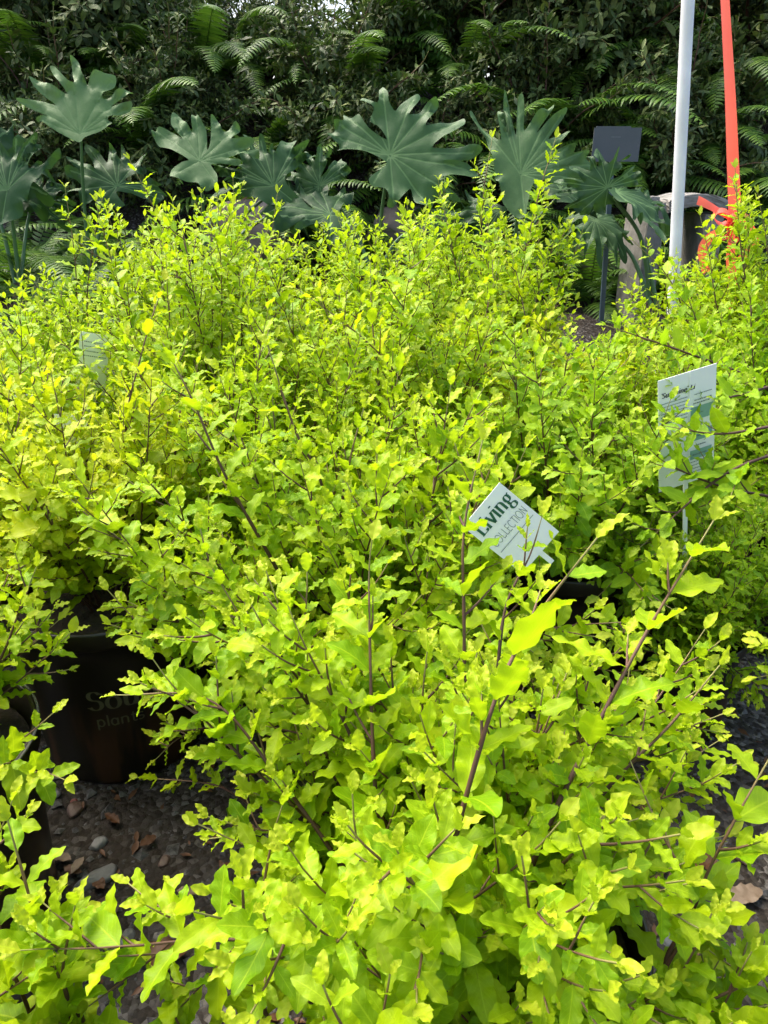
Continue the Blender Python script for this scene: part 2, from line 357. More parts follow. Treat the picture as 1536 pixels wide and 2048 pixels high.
# ---------------------------------------------------------------- shoots
def perp(T, rng):
    r = norm(rng.normal(size=T.shape)); return norm(r - T*np.sum(r*T, -1, keepdims=True))
def shoot_nodes(path, d, t0, rng):
    n = max(3, int(path[1] * (1 - t0) / d)); s = np.minimum(t0 + (1 - t0) * (np.arange(n) + 1.0) / n, 0.998)
    P = path[0]; m = len(P); f = s * (m - 1); i = np.clip(f.astype(int), 0, m - 2); fr = (f - i)[:, None]
    pos = P[i]*(1-fr) + P[i+1]*fr; tg = norm(P[i+1]-P[i]); return pos, tg, s
def leaf_pairs(pos, tg, s, L, rng, length, acc, up_bias=0.85, tipsmall=0.45, keep=1.0):
    n = len(pos); ref = np.array([0.31, 0.17, 0.93]); ref = ref/np.linalg.norm(ref)
    u = norm(np.cross(tg, np.where(np.abs(tg @ ref)[:, None] > 0.9, np.array([1.0, 0, 0]), ref))); v = np.cross(tg, u)
    ph = rng.uniform(0, 6.28) + np.arange(n) * (math.pi/2) + rng.normal(0, 0.14, n)
    dist_tip = (1 - s) * L
    sz = length * np.clip(tipsmall + dist_tip / 0.10 * (1-tipsmall), 0, 1)
    for sgn in (0, math.pi):
        a = ph + sgn + rng.normal(0, 0.15, n)
        rad = u*np.cos(a)[:, None] + v*np.sin(a)[:, None]
        ang = np.radians(rng.normal(58, 12, n)) * np.clip(0.35 + dist_tip/0.05, 0, 1)
        ax = tg*np.cos(ang)[:, None] + rad*np.sin(ang)[:, None]
        ax = norm(ax + rng.normal(0, 0.08, ax.shape))
        nn = tg*0.6 + np.array([0, -0.12, up_bias]) + rng.normal(0, 0.14, ax.shape) 
        k = rng.random(n) < keep
        acc['P'].append(pos[k]); acc['A'].append(ax[k]); acc['N'].append(nn[k])
        acc['S'].append((sz*rng.uniform(0.72, 1.2, n))[k]); acc['g'].append(np.clip(1 - dist_tip/0.085, 0, 1)[k])
def grow(p0, d0, L, rng, n=9, up=0.5, jit=0.10):
    P = [np.array(p0, float)]; d = np.array(d0, float); d /= np.linalg.norm(d)
    for i in range(n-1):
        d = d + np.array([0, 0, up/(n-1)]) + rng.normal(0, jit/math.sqrt(n)*0.8, 3); d /= np.linalg.norm(d)
        P.append(P[-1] + d*L/(n-1))
    return np.array(P), L
def make_stem(path, rng, name, root, kind, leafmat, leaf_len, r0, twig_len=0.22, twig_n=1.0, node=0.022, second=True, t0=0.12, stemmat='stem',
              bare=0.10, tint=(0, 1), keep=1.0, up=1.0, twig_ang=44):
    acc = dict(P=[], A=[], N=[], S=[], g=[])
    P, L = path
    tw_P, tw_r, tw_g = [], [], []
    pos, tg, s = shoot_nodes(path, node*1.15, bare, rng)
    leaf_pairs(pos, tg, s, L, rng, leaf_len*1.12, acc, keep=0.96*keep)
    # side twigs
    nt_ = max(2, int(L/0.034*twig_n))
    tpos, ttg, ts = shoot_nodes(path, L*(1-t0)/nt_, t0, rng)
    for k in range(len(tpos)):
        if ts[k] > 0.93: continue
        tl = twig_len * (1 - ts[k])**0.75 * rng.uniform(0.35, 1.15) + 0.02
        ang = R(rng.normal(twig_ang, 10)); rad = perp(ttg[k][None], rng)[0]
        d = ttg[k]*math.cos(ang) + rad*math.sin(ang)
        q = grow(tpos[k], d, tl, rng, 7, up=up*0.5)
        tw_P.append(q[0]); tw_r.append(np.linspace(min(r0*0.5, 0.0016), 0.0007, 7)); tw_g.append(np.linspace(0.35, 1, 7))
        a, b, c = shoot_nodes(q, node*0.92, 0.08, rng); leaf_pairs(a, b, c, tl, rng, leaf_len*rng.uniform(0.86, 1.05), acc, keep=keep)
        if second and tl > 0.09:
            for _ in range(int(tl/0.045)):
                f = rng.uniform(0.2, 0.8); i = int(f*6); dd = norm((q[0][min(i+1, 6)] - q[0][i])[None])[0]
                r2 = perp(dd[None], rng)[0]; d2 = dd*0.65 + r2*0.75
                l2 = tl*rng.uniform(0.2, 0.5); q2 = grow(q[0][i], d2, l2, rng, 5, up=up*0.4)
                qq, _ = resample(q2[0], 7); tw_P.append(qq); tw_r.append(np.linspace(0.0010, 0.0006, 7)); tw_g.append(np.linspace(0.6, 1, 7))
                a, b, c = shoot_nodes(q2, node*0.82, 0.1, rng); leaf_pairs(a, b, c, l2, rng, leaf_len*rng.uniform(0.75, 0.95), acc, keep=keep)
    m = len(P)
    rr = r0*(1-0.80*np.linspace(0, 1, m)**1.3)
    if kind in ('near', 'mid'):                   # nodes swell a little
        rr = rr*(1+0.10*np.sin(np.linspace(0, L/node*math.pi, m)))
    V1, Q1 = tubes(P[None], rr[None], 7 if kind == 'near' else 5)
    g1 = np.repeat(np.clip(np.linspace(0, 1, m) - 0.0, 0, 1)**1.6, 7 if kind == 'near' else 5)
    Vs, Qs, gs = [V1], [Q1], [g1]
    if tw_P:
        ns = 5 if kind == 'near' else 3
        V2, Q2 = tubes(np.array(tw_P), np.array(tw_r), ns); Vs.append(V2); Qs.append(Q2 + len(V1)); gs.append(np.repeat(np.array(tw_g).ravel(), ns))
    V = np.concatenate(Vs); g = np.concatenate(gs); A4 = np.stack([g*0+0.5, g, g*0+0.5, g*0+0.5], 1)
    st = mesh(name, V, np.concatenate(Qs), M[stemmat], root, A4)
    c = lambda k: np.concatenate(acc[k])
    V, F, at4 = leaves(c('P'), c('A'), c('N'), c('S'), c('g'), rng, kind, tint)
    mesh('foliage', V, F, leafmat, st, at4)
    return len(c('P'))

# ---------------------------------------------------------------- lettering (serif strokes with a broad-pen contrast)
def arc(cx, cy, rx, ry, a0, a1, n=14):
    t = np.radians(np.linspace(a0, a1, n)); return np.stack([cx+rx*np.cos(t), cy+ry*np.sin(t)], 1)
def ln(*p): return np.array(p, float)
GL = {  # x-height 0.5, cap 0.75; value: (advance, strokes, serifs[(x,y)])
 'S': (0.56, [np.vstack([arc(0.26, 0.56, 0.17, 0.17, 25, 260, 16), arc(0.26, 0.20, 0.19, 0.19, 85, -155, 16)])], [(0.44, 0.64), (0.08, 0.10)]),
 'o': (0.52, [arc(0.25, 0.25, 0.19, 0.24, 0, 360, 26)], []),
 'u': (0.58, [np.vstack([ln((0.11, 0.5), (0.11, 0.18)), arc(0.25, 0.16, 0.14, 0.15, 180, 350, 10)]), ln((0.43, 0.5), (0.43, 0.0))], [(0.09, 0.49), (0.41, 0.49), (0.46, 0.01)]),
 't': (0.36, [np.vstack([ln((0.15, 0.68), (0.15, 0.13)), arc(0.25, 0.12, 0.10, 0.11, 180, 330, 8)]), ln((0.03, 0.49), (0.30, 0.49))], []),
 'h': (0.58, [ln((0.11, 0.78), (0.11, 0.0)), np.vstack([arc(0.27, 0.34, 0.16, 0.15, 175, 0, 10), ln((0.43, 0.34), (0.43, 0.0))])], [(0.11, 0.01), (0.43, 0.01), (0.09, 0.77)]),
 'e': (0.48, [np.vstack([ln((0.07, 0.27), (0.42, 0.27)), arc(0.245, 0.25, 0.175, 0.24, 5, 320, 22)])], []),
 'r': (0.42, [ln((0.11, 0.5), (0.11, 0.0)), arc(0.27, 0.30, 0.16, 0.19, 170, 50, 8)], [(0.11, 0.01), (0.09, 0.49)]),
 'n': (0.58, [ln((0.11, 0.5), (0.11, 0.0)), np.vstack([arc(0.27, 0.34, 0.16, 0.15, 175, 0, 10), ln((0.43, 0.34), (0.43, 0.0))])], [(0.11, 0.01), (0.43, 0.01), (0.09, 0.49)]),
 'p': (0.54, [ln((0.11, 0.5), (0.11, -0.25)), arc(0.28, 0.25, 0.17, 0.24, 150, -150, 18)], []),
 'l': (0.24, [ln((0.12, 0.78), (0.12, 0.0))], []),
 'a': (0.50, [arc(0.22, 0.25, 0.16, 0.24, 35, 325, 20), ln((0.39, 0.5), (0.39, 0.0))], []),
 's': (0.42, [np.vstack([arc(0.20, 0.36, 0.13, 0.125, 30, 260, 12), arc(0.20, 0.13, 0.14, 0.13, 85, -150, 12)])], []),
 'i': (0.27, [ln((0.13, 0.5), (0.13, 0.0)), ln((0.13, 0.66), (0.13, 0.72))], [(0.13, 0.01), (0.11, 0.49)]),
 'v': (0.50, [ln((0.05, 0.5), (0.25, 0.0), (0.45, 0.5))], [(0.06, 0.49), (0.44, 0.49)]),
 'g': (0.52, [arc(0.23, 0.33, 0.15, 0.16, 0, 360, 20), arc(0.24, -0.10, 0.18, 0.13, 0, 360, 20), ln((0.36, 0.46), (0.48, 0.50)), ln((0.12, 0.19), (0.13, 0.04), (0.30, 0.03))], []),
 'L': (0.56, [ln((0.14, 0.75), (0.14, 0.02), (0.50, 0.02), (0.50, 0.14))], [(0.14, 0.74), (0.12, 0.01)]),
 'm': (0.84, [ln((0.11, 0.5), (0.11, 0.0)), np.vstack([arc(0.25, 0.34, 0.14, 0.15, 175, 0, 10), ln((0.39, 0.34), (0.39, 0.0))]), np.vstack([arc(0.53, 0.34, 0.14, 0.15, 175, 0, 10), ln((0.67, 0.34), (0.67, 0.0))])], []),
 'C': (0.68, [arc(0.36, 0.37, 0.29, 0.37, 45, 315, 24)], []), 'O': (0.78, [arc(0.38, 0.37, 0.32, 0.37, 0, 360, 30)], []),
 'E': (0.52, [ln((0.46, 0.73), (0.1, 0.73), (0.1, 0.01), (0.47, 0.01)), ln((0.1, 0.39), (0.40, 0.39))], []),
 'T': (0.54, [ln((0.02, 0.73), (0.50, 0.73)), ln((0.26, 0.73), (0.26, 0.0))], []), 'I': (0.22, [ln((0.1, 0.74), (0.1, 0.0))], []),
 'N': (0.66, [ln((0.1, 0.0), (0.1, 0.74), (0.54, 0.01), (0.54, 0.74))], []),
 "'": (0.16, [ln((0.08, 0.78), (0.06, 0.62))], []), ' ': (0.28, [], []),
}
def lettering(text, size, thick=0.10, thin=0.035, serif=True, slant=0.0):
    """flat list of quads in the text's own plane: verts (n,2), faces"""
    V, F = [], []; x = 0.0
    def strip(P):
        P = np.asarray(P, float); tgn = np.gradient(P, axis=0); tgn = tgn/(np.linalg.norm(tgn, axis=1, keepdims=True)+1e-9)
        nr = np.stack([-tgn[:, 1], tgn[:, 0]], 1); wd = (thin + (thick-thin)*np.abs(tgn[:, 1])**1.5)*0.5
        return P + nr*wd[:, None], P - nr*wd[:, None]
    for ch in text:
        adv, st, se = GL[ch]
        for P in st:
            if len(P) < 8 and len(P) > 2:   # sharp corners: one strip per leg
                segs = [P[i:i+2] for i in range(len(P)-1)]
            else: segs = [P]
            for sg in segs:
                a, b = strip(sg); n = len(V)
                for k in range(len(a)): V.append((a[k][0]+x, a[k][1])); V.append((b[k][0]+x, b[k][1]))
                for k in range(len(a)-1): F.append((n+2*k, n+2*k+1, n+2*k+3, n+2*k+2))
        if serif:
            for (sx, sy) in se:
                n = len(V); V += [(x+sx-0.085, sy-0.018), (x+sx+0.085, sy-0.018), (x+sx+0.085, sy+0.018), (x+sx-0.085, sy+0.018)]; F.append((n, n+1, n+2, n+3))
        x += adv
    V = np.array(V)*size; V[:, 0] += slant*V[:, 1]
    return V, np.array(F), x*size

# ---------------------------------------------------------------- pots
POT_H, POT_R, POT_B = 0.335, 0.170, 0.145
def pot_profile():
    rm = POT_R; h = POT_H
    out = [(0.0, 0.004), (POT_B-0.012, 0.004), (POT_B-0.004, 0.010), (POT_B, 0.022)]
    for t in np.linspace(0.1, 0.86, 9):
        z = 0.02+t*(h-0.05); out.append((POT_B+(rm-0.010-POT_B)*t, z))
    out += [(rm-0.009, h-0.036), (rm-0.002, h-0.033), (rm, h-0.028), (rm, h-0.004), (rm-0.002, h), (rm-0.005, h), (rm-0.007, h-0.004), (rm-0.010, h-0.035), (rm-0.016, h-0.06)]
    return out
_pot = MB(); _pot.lathe(pot_profile(), 56)
def add_pot(root):
    if not hasattr(add_pot, 'me'):
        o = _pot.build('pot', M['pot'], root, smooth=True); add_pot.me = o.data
        s = MB(); rr = POT_R-0.014; n = 40
        a = np.linspace(0, 2*math.pi, n, endpoint=False); rg = np.random.default_rng(3)
        V = [(0, 0, POT_H-0.035)]
        for q in (0.35, 0.7, 1.0):
            for aa in a: V.append((rr*q*math.cos(aa), rr*q*math.sin(aa), POT_H-0.037+(rg.uniform(-0.006, 0.006) if q < 1 else -0.004)))
        T = [(0, 1+k, 1+(k+1) % n) for k in range(n)]; Q = []
        for q in range(2):
            for k in range(n): Q.append((1+q*n+k, 1+(q+1)*n+k, 1+(q+1)*n+(k+1) % n, 1+q*n+(k+1) % n))
        s.add(V, Q, T); so_ = s.build('soil', M['soil'], root, smooth=True); add_pot.soil = so_.data
        return o
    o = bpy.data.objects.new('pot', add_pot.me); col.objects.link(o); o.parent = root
    s = bpy.data.objects.new('soil', add_pot.soil); col.objects.link(s); s.parent = root
    return o

# ---------------------------------------------------------------- shrubs
GR = 'golden leaved shrubs in nursery pots'
COUNT = {'leaves': 0}; LEAF = 1.36
def shrub(x, y, seed, label, H=0.80, rad=0.36, nst=14, kind='near', mat='leaf', leaf=0.034, leaders=(), rz=0.0, tint=(0, 1), zpot=None,
          twig=0.20, lean=(0, 0), az=None, twig_n=1.0, skirt=0.55, noaz=()):
    rng = np.random.default_rng(seed)
    z0 = float(terr(x, y)) - 0.006 if zpot is None else zpot
    root = empty('potted_shrub', (x, y, z0), 0, label, 'shrub', GR)
    add_pot(root)
    base = np.array([0, 0, POT_H-0.045])
    for k in range(nst):
        a = (k*2.39996 + rng.uniform(-0.3, 0.3)) if az is None else rng.uniform(*az)
        q = (k+0.5)/nst
        if q > 0.12 and any(lo_ < math.degrees(a) % 360 < hi_ for lo_, hi_ in noaz): a += math.pi*0.8
        inc = math.asin(min(0.98, rng.uniform(0.75, 1.1)*math.sqrt(q)*rad/(H-POT_H)*0.92)) if rad < (H-POT_H)*1.1 else q*R(68)
        h = (H-POT_H)*(1-0.42*q**1.6)*rng.uniform(0.85, 1.12)
        L = h/math.cos(min(inc, R(64)))*0.97
        L = min(L, (H-POT_H)*1.25)
        d = np.array([math.cos(a)*math.sin(inc)+lean[0], math.sin(a)*math.sin(inc)+lean[1], math.cos(inc)])
        p0 = base + np.array([math.cos(a), math.sin(a), 0])*rng.uniform(0.01, 0.06)
        path = grow(p0, d, L, rng, 16, up=0.45, jit=0.22)
        P2, L2 = resample(path[0], 20)
        COUNT['leaves'] += make_stem((P2, L2), rng, 'stem', root, kind, M[mat], leaf*LEAF, rng.uniform(0.0021, 0.0030), twig_len=twig*1.1, tint=tint, twig_n=twig_n*1.25)
    nlow = int(nst*skirt)
    for k in range(nlow):                          # low branches that hang over the rim
        a = k*2*math.pi/max(1, nlow) + rng.uniform(-0.25, 0.25)
        if any(lo_ < math.degrees(a) % 360 < hi_ for lo_, hi_ in noaz): continue
        inc = R(rng.uniform(58, 84)); L = rng.uniform(0.75, 1.05)*max(rad, 0.28)
        d = np.array([math.cos(a)*math.sin(inc), math.sin(a)*math.sin(inc), math.cos(inc)])
        p0 = base + np.array([math.cos(a), math.sin(a), 0.1])*rng.uniform(0.02, 0.06) + np.array([0, 0, 0.03])
        path = grow(p0, d, L, rng, 16, up=-0.2, jit=0.2); P2, L2 = resample(path[0], 20)
        COUNT['leaves'] += make_stem((P2, L2), rng, 'stem', root, kind, M[mat], leaf*LEAF, rng.uniform(0.0022, 0.003), twig_len=twig*0.9, tint=tint, twig_n=twig_n*1.1, up=0.2)
    for ld in leaders:
        pts = np.array([at(*p) for p in ld['p']]) - np.array([x, y, z0])
        if ld.get('root', True): pts = np.vstack([base + np.clip(pts[0]-base, -0.07, 0.07)*np.array([1, 1, 0]), pts])
        P2, L2 = resample(pts, 34)
        COUNT['leaves'] += make_stem((P2, L2), rng, 'stem', root, kind, M[ld.get('mat', mat)], ld.get('leaf', leaf)*1.2, ld.get('r', 0.0036), twig_len=ld.get('tw', 0.09), twig_n=ld.get('tn', 0.5),
                   tint=tint, second=False, t0=ld.get('t0', 0.12), bare=ld.get('bare', 0.12), node=ld.get('node', 0.026))
    return root

S = {}
S['B'] = shrub(0.08, 0.50, 11, 'large front shrub with long leaders rising across the bottom centre of the picture', H=0.66, rad=0.40, nst=19, noaz=((168, 196), (260, 280), (335, 360), (0, 15)), leaf=0.034, twig=0.18, leaders=[
    dict(p=[(812, 2050, .365), (890, 1750, .415), (990, 1400, .465), (1070, 1240, .51), (1195, 1075, .52)], r=0.0036, leaf=0.046, tn=.35, tw=.10, node=.032),
    dict(p=[(985, 1960, .42), (1080, 1690, .455), (1180, 1480, .51), (1290, 1270, .56), (1428, 1040, .60)], r=0.0035, leaf=0.046, tn=.4, tw=.10, node=.032),
    dict(p=[(772, 1900, .46), (757, 1680, .50), (744, 1450, .55), (738, 1160, .62), (744, 1080, .63)], r=0.0030, leaf=0.036, tn=.4),
    dict(p=[(930, 1640, .54), (928, 1250, .62), (928, 1060, .66), (965, 880, .70)], r=0.0031, leaf=0.036, tn=.4),
    dict(p=[(1120, 1700, .52), (1230, 1560, .55), (1340, 1450, .58), (1440, 1330, .60)], r=0.0032, leaf=0.036, tn=.5),
    dict(p=[(560, 2060, .44), (515, 1900, .47), (540, 1700, .50), (565, 1610, .51)], r=0.0030, leaf=0.036, tn=.3, tw=.06),
    dict(p=[(700, 1750, .52), (560, 1560, .56), (420, 1400, .60), (230, 1390, .62)], r=0.0026, leaf=0.032, tn=.2, tw=.05),
    dict(p=[(990, 1400, .60), (1010, 1220, .66), (1060, 1110, .69), (1085, 1030, .70)], r=0.0022, leaf=0.032, tn=.6, tw=.06, root=False),
    dict(p=[(1000, 2000, .42), (1120, 1860, .45), (1250, 1760, .47), (1330, 1640, .50)], r=0.0030, leaf=0.036, tn=.6)])
S['A'] = shrub(-0.05, 0.96, 12, 'tall open shrub behind the front one, its three brown leaders fanning left', H=0.76, rad=0.38, nst=21, noaz=((205, 228),), skirt=0.5, leaf=0.033, twig=0.18, leaders=[
    dict(p=[(630, 1300, .93), (560, 1150, .92), (455, 960, .92), (385, 800, .93), (325, 685, .95)], r=0.0036, leaf=0.038, tn=.4),
    dict(p=[(700, 1270, .95), (650, 990, .98), (590, 860, 1.0), (535, 690, 1.02)], r=0.0038, leaf=0.036, tn=.4),
    dict(p=[(690, 1300, .95), (680, 1060, .96), (700, 920, .97), (728, 815, .98)], r=0.0038, leaf=0.036, tn=.4),
    dict(p=[(780, 1280, .95), (790, 1100, .98), (790, 950, 1.0), (770, 900, 1.0)], r=0.0034, leaf=0.034, tn=.5),
    dict(p=[(600, 1440, .84), (430, 1390, .84), (300, 1270, .86), (215, 1180, .88)], r=0.0030, leaf=0.034, tn=.35, tw=.07),
    dict(p=[(620, 1400, .88), (500, 1330, .86), (380, 1330, .86), (300, 1400, .86)], r=0.0026, leaf=0.034, tn=.9, tw=.09),
    dict(p=[(620, 1500, .86), (480, 1450, .84), (370, 1470, .84), (310, 1520, .84)], r=0.0026, leaf=0.034, tn=.9, tw=.08),
    dict(p=[(560, 1620, .80), (430, 1570, .80), (275, 1555, .82)], r=0.0024, leaf=0.034, tn=.5, tw=.06)])
S['E'] = shrub(0.50, 0.22, 13, 'shrub in the bottom right corner with toothed broad leaves held over gravel', H=0.58, rad=0.24, nst=6, leaf=0.036, twig=0.13, twig_n=.6, leaders=[
    dict(p=[(1350, 2040, .40), (1395, 1800, .45), (1470, 1640, .47), (1560, 1480, .50)], r=0.0030, leaf=0.046, tn=.3, node=.032),
    dict(p=[(1340, 2060, .39), (1385, 1820, .43), (1310, 1640, .47), (1260, 1520, .50)], r=0.0028, leaf=0.034, tn=.3),
    dict(p=[(1400, 2080, .38), (1500, 1960, .40), (1600, 1880, .42)], r=0.0030, leaf=0.038, tn=.5)])
S['F'] = shrub(-0.44, 0.26, 14, 'shrub in the bottom left corner with two upright shoots beside the bare gravel', H=0.63, rad=0.24, nst=12, leaf=0.040, twig=0.13, twig_n=.7, leaders=[
    dict(p=[(170, 2120, .41), (85, 1900, .44), (55, 1780, .46), (15, 1640, .48)], r=0.0036, leaf=0.042, tn=.2, tw=.06),
    dict(p=[(60, 2100, .42), (10, 1900, .46), (-20, 1740, .50), (25, 1600, .52)], r=0.0026, leaf=0.038, tn=.7, tw=.08),
    dict(p=[(120, 2080, .41), (125, 1940, .43), (150, 1810, .45)], r=0.0034, leaf=0.044, tn=.3, tw=.06),
    dict(p=[(330, 2130, .40), (340, 2010, .42), (300, 1930, .44)], r=0.0030, leaf=0.042, tn=.3, tw=.06)])
S['G'] = shrub(-0.08, 0.12, 27, 'low shrub at the very bottom edge under the front leaders', H=0.42, rad=0.20, nst=8, leaf=0.036, twig=0.13)
S['P0'] = shrub(-0.62, 0.74, 15, 'shrub at the left edge in a pot with a pale highlight painted along its rim', H=0.64, rad=0.28, nst=13, skirt=0.6, leaf=0.033, twig=0.14, mat='leaf', twig_n=.7)
S['P1'] = shrub(-0.49, 1.15, 16, 'yellowest shrub, in the dark pot with faded lettering at left', H=0.78, rad=0.36, nst=18, skirt=0.12, lean=(-.05, .06), tint=(.2, 1), leaf=0.032, twig=0.18, mat='leaf_yellow', kind='mid', leaders=[
    dict(p=[(250, 900, 1.15), (285, 700, 1.2), (330, 560, 1.25)], r=0.003, leaf=0.030, tn=.5)])
S['D'] = shrub(0.78, 0.78, 17, 'shrub at the right edge level with the bare gravel gap', H=0.62, rad=0.30, nst=9, leaf=0.036, twig=0.15, kind='mid', twig_n=.7)
S['P5'] = shrub(0.90, 1.52, 18, 'shrub behind the leaning plant sign at right, arching left over it', H=0.88, rad=0.44, nst=19, leaf=0.033, twig=0.18, kind='mid', mat='leaf_green', leaders=[
    dict(p=[(1560, 850, 1.08), (1440, 868, 1.06), (1330, 852, 1.02)], r=0.0026, leaf=0.032, tn=.5, tw=.06, root=False),
    dict(p=[(1580, 1000, 1.08), (1450, 975, 1.06), (1340, 930, 1.03), (1290, 890, 1.0)], r=0.0026, leaf=0.036, tn=.8, tw=.08, root=False),
    dict(p=[(1580, 760, 1.2), (1480, 790, 1.15), (1400, 800, 1.12), (1345, 770, 1.1)], r=0.0024, leaf=0.033, tn=.8, tw=.08, root=False),
    dict(p=[(1570, 900, 1.04), (1440, 955, 1.02), (1280, 1095, 0.98)], r=0.0028, leaf=0.038, tn=.8, tw=.08, root=False),
    dict(p=[(1560, 800, 1.45), (1500, 755, 1.42), (1380, 708, 1.40), (1210, 650, 1.40)], r=0.0036, leaf=0.032, tn=.9, tw=.08, root=False)])
S['Mm'] = shrub(0.36, 1.32, 19, 'greener shrub standing behind the tilted green lettered tag', H=0.82, rad=0.42, nst=22, leaf=0.032, twig=0.17, kind='mid', mat='leaf_green', leaders=[
    dict(p=[(1100, 1150, 1.2), (1140, 1000, 1.2), (1190, 870, 1.2)], r=0.003, leaf=0.034, tn=.5)])
S['O'] = shrub(0.02, 1.52, 20, 'shrub in the middle with one long shoot arching left above its crown', H=0.92, rad=0.44, nst=21, leaf=0.031, twig=0.17, kind='mid', leaders=[
    dict(p=[(850, 880, 1.35), (800, 760, 1.33), (730, 680, 1.30), (640, 610, 1.30), (590, 575, 1.30)], r=0.003, leaf=0.034, tn=.5, mat='leaf_yellow'),
    dict(p=[(760, 800, 1.4), (745, 650, 1.45), (740, 520, 1.5)], r=0.003, leaf=0.030, tn=.5)])
S['N'] = shrub(-0.42, 1.62, 21, 'shrub just behind the yellowest one, right of the white plant sign', H=0.96, rad=0.44, nst=22, leaf=0.031, twig=0.17, kind='far')
S['Q'] = shrub(-0.86, 1.50, 22, 'shrub at the left edge in front of the white plant sign', H=0.82, rad=0.42, nst=21, leaf=0.031, twig=0.17, kind='far')
S['R'] = shrub(0.27, 2.00, 23, 'tallest shrub, its straight brown leader standing up into the big lobed leaves', H=1.02, rad=0.40, nst=24, leaf=0.032, twig=0.17, kind='far', leaders=[
    dict(p=[(965, 800, 1.98), (962, 560, 2.0), (966, 400, 2.0), (985, 275, 2.02)], r=0.0036, leaf=0.036, tn=.6, tw=.13),
    dict(p=[(1000, 700, 1.98), (1045, 520, 2.0), (1080, 380, 2.0), (1112, 275, 2.02)], r=0.0036, leaf=0.036, tn=.5, tw=.1),
    dict(p=[(930, 640, 1.95), (905, 500, 1.96), (880, 380, 1.98)], r=0.003, leaf=0.034, tn=.6, tw=.1),
    dict(p=[(1080, 700, 1.95), (1120, 560, 1.96), (1140, 450, 1.98)], r=0.003, leaf=0.032, tn=.5, tw=.1)])
S['T'] = shrub(-0.86, 2.05, 24, 'far left shrub with two slender shoots standing up side by side', H=0.77, rad=0.44, nst=21, leaf=0.031, twig=0.17, kind='far', leaders=[
    dict(p=[(160, 690, 2.0), (150, 520, 2.0), (130, 375, 2.02)], r=0.003, leaf=0.036, tn=.4, tw=.08),
    dict(p=[(175, 640, 2.0), (185, 500, 2.0), (205, 395, 2.02)], r=0.003, leaf=0.034, tn=.4, tw=.08)])
S['U'] = shrub(-0.48, 2.12, 25, 'back row shrub with a shoot leaning left below the ruffled lobed leaf', H=1.0, rad=0.44, nst=22, leaf=0.031, twig=0.18, kind='far', leaders=[
    dict(p=[(390, 660, 2.0), (345, 500, 2.02), (300, 400, 2.04), (258, 318, 2.05)], r=0.0032, leaf=0.035, tn=.6, tw=.1),
    dict(p=[(440, 600, 2.0), (450, 500, 2.02), (468, 405, 2.04)], r=0.003, leaf=0.033, tn=.6, tw=.1),
    dict(p=[(530, 640, 2.0), (540, 500, 2.02), (555, 385, 2.04)], r=0.003, leaf=0.033, tn=.6, tw=.1)])
S['V'] = shrub(1.08, 1.98, 26, 'right hand back shrub reaching up to the knotted coral ribbon', H=1.10, rad=0.44, nst=22, leaf=0.032, twig=0.18, kind='far', leaders=[
    dict(p=[(1500, 640, 1.9), (1480, 480, 1.92), (1470, 335, 1.94)], r=0.0034, leaf=0.036, tn=.6, tw=.12),
    dict(p=[(1540, 640, 1.88), (1535, 500, 1.9), (1515, 385, 1.92)], r=0.003, leaf=0.033, tn=.7, tw=.13),
    dict(p=[(1440, 640, 1.88), (1420, 520, 1.9), (1400, 430, 1.92)], r=0.003, leaf=0.033, tn=.7, tw=.12),
    dict(p=[(1400, 700, 1.9), (1340, 560, 1.92), (1265, 480, 1.94)], r=0.0032, leaf=0.033, tn=.6, tw=.1)])
def dup(src, x, y, rz, label, s=1.0):
    c = copy_tree(S[src]); c.location = (x, y, float(terr(x, y))-0.006); c.rotation_euler = (0, 0, rz); c.scale = (s, s, s); c['label'] = label
    return c
dup('N', -0.10, 2.42, 2.1, 'back row shrub in the middle, in front of the dark bladed leaves', 0.95)
dup('Q', 0.60, 2.45, 0.9, 'far shrub seen low between the tallest shrub and the concrete post', 0.66)
dup('N', 0.22, 2.50, 2.9, 'back row shrub behind the tallest one', 0.93)
dup('Q', -0.62, 2.55, 5.3, 'rearmost shrub at left, behind the one with the left leaning shoot', 1.0)
dup('Q', -1.30, 2.35, 1.7, 'far shrub at the left edge below the cut off lobed leaf', 0.70)
dup('N', 1.45, 2.45, 3.9, 'far right corner shrub behind the ribbon shrub', 0.95)
dup('Q', -0.14, 2.02, 4.0, 'shrub left of the tallest one, low in the back half', 0.97)
dup('N', 0.66, 1.80, 5.0, 'small shrub filling the dip between the tallest shrub and the right hand group', 0.74)
dup('Mm', 0.56, 1.18, 2.0, 'shrub tucked between the tilted green lettered tag and the right gravel gap', 0.62)
dup('P1', -0.93, 1.08, 2.5, 'yellowish shrub cut by the left edge beside the lettered pot', 0.95)
dup('Q', 1.02, 2.24, 3.4, 'shrub hiding the foot of the white pole', 1.02)
dup('O', -0.26, 1.34, 3.0, 'shrub between the yellowest shrub and the three fanned leaders', 0.9)
dup('P1', 0.30, 1.66, 1.0, 'yellowish shrub in the middle right under the tallest leader', 1.0)
dup('Q', 1.50, 1.75, 2.6, 'shrub cut by the right edge beside the ribbon', 0.95)
dup('N', -1.30, 1.75, 0.4, 'shrub cut by the left edge halfway up the picture', 0.82)
print('leaves', COUNT)

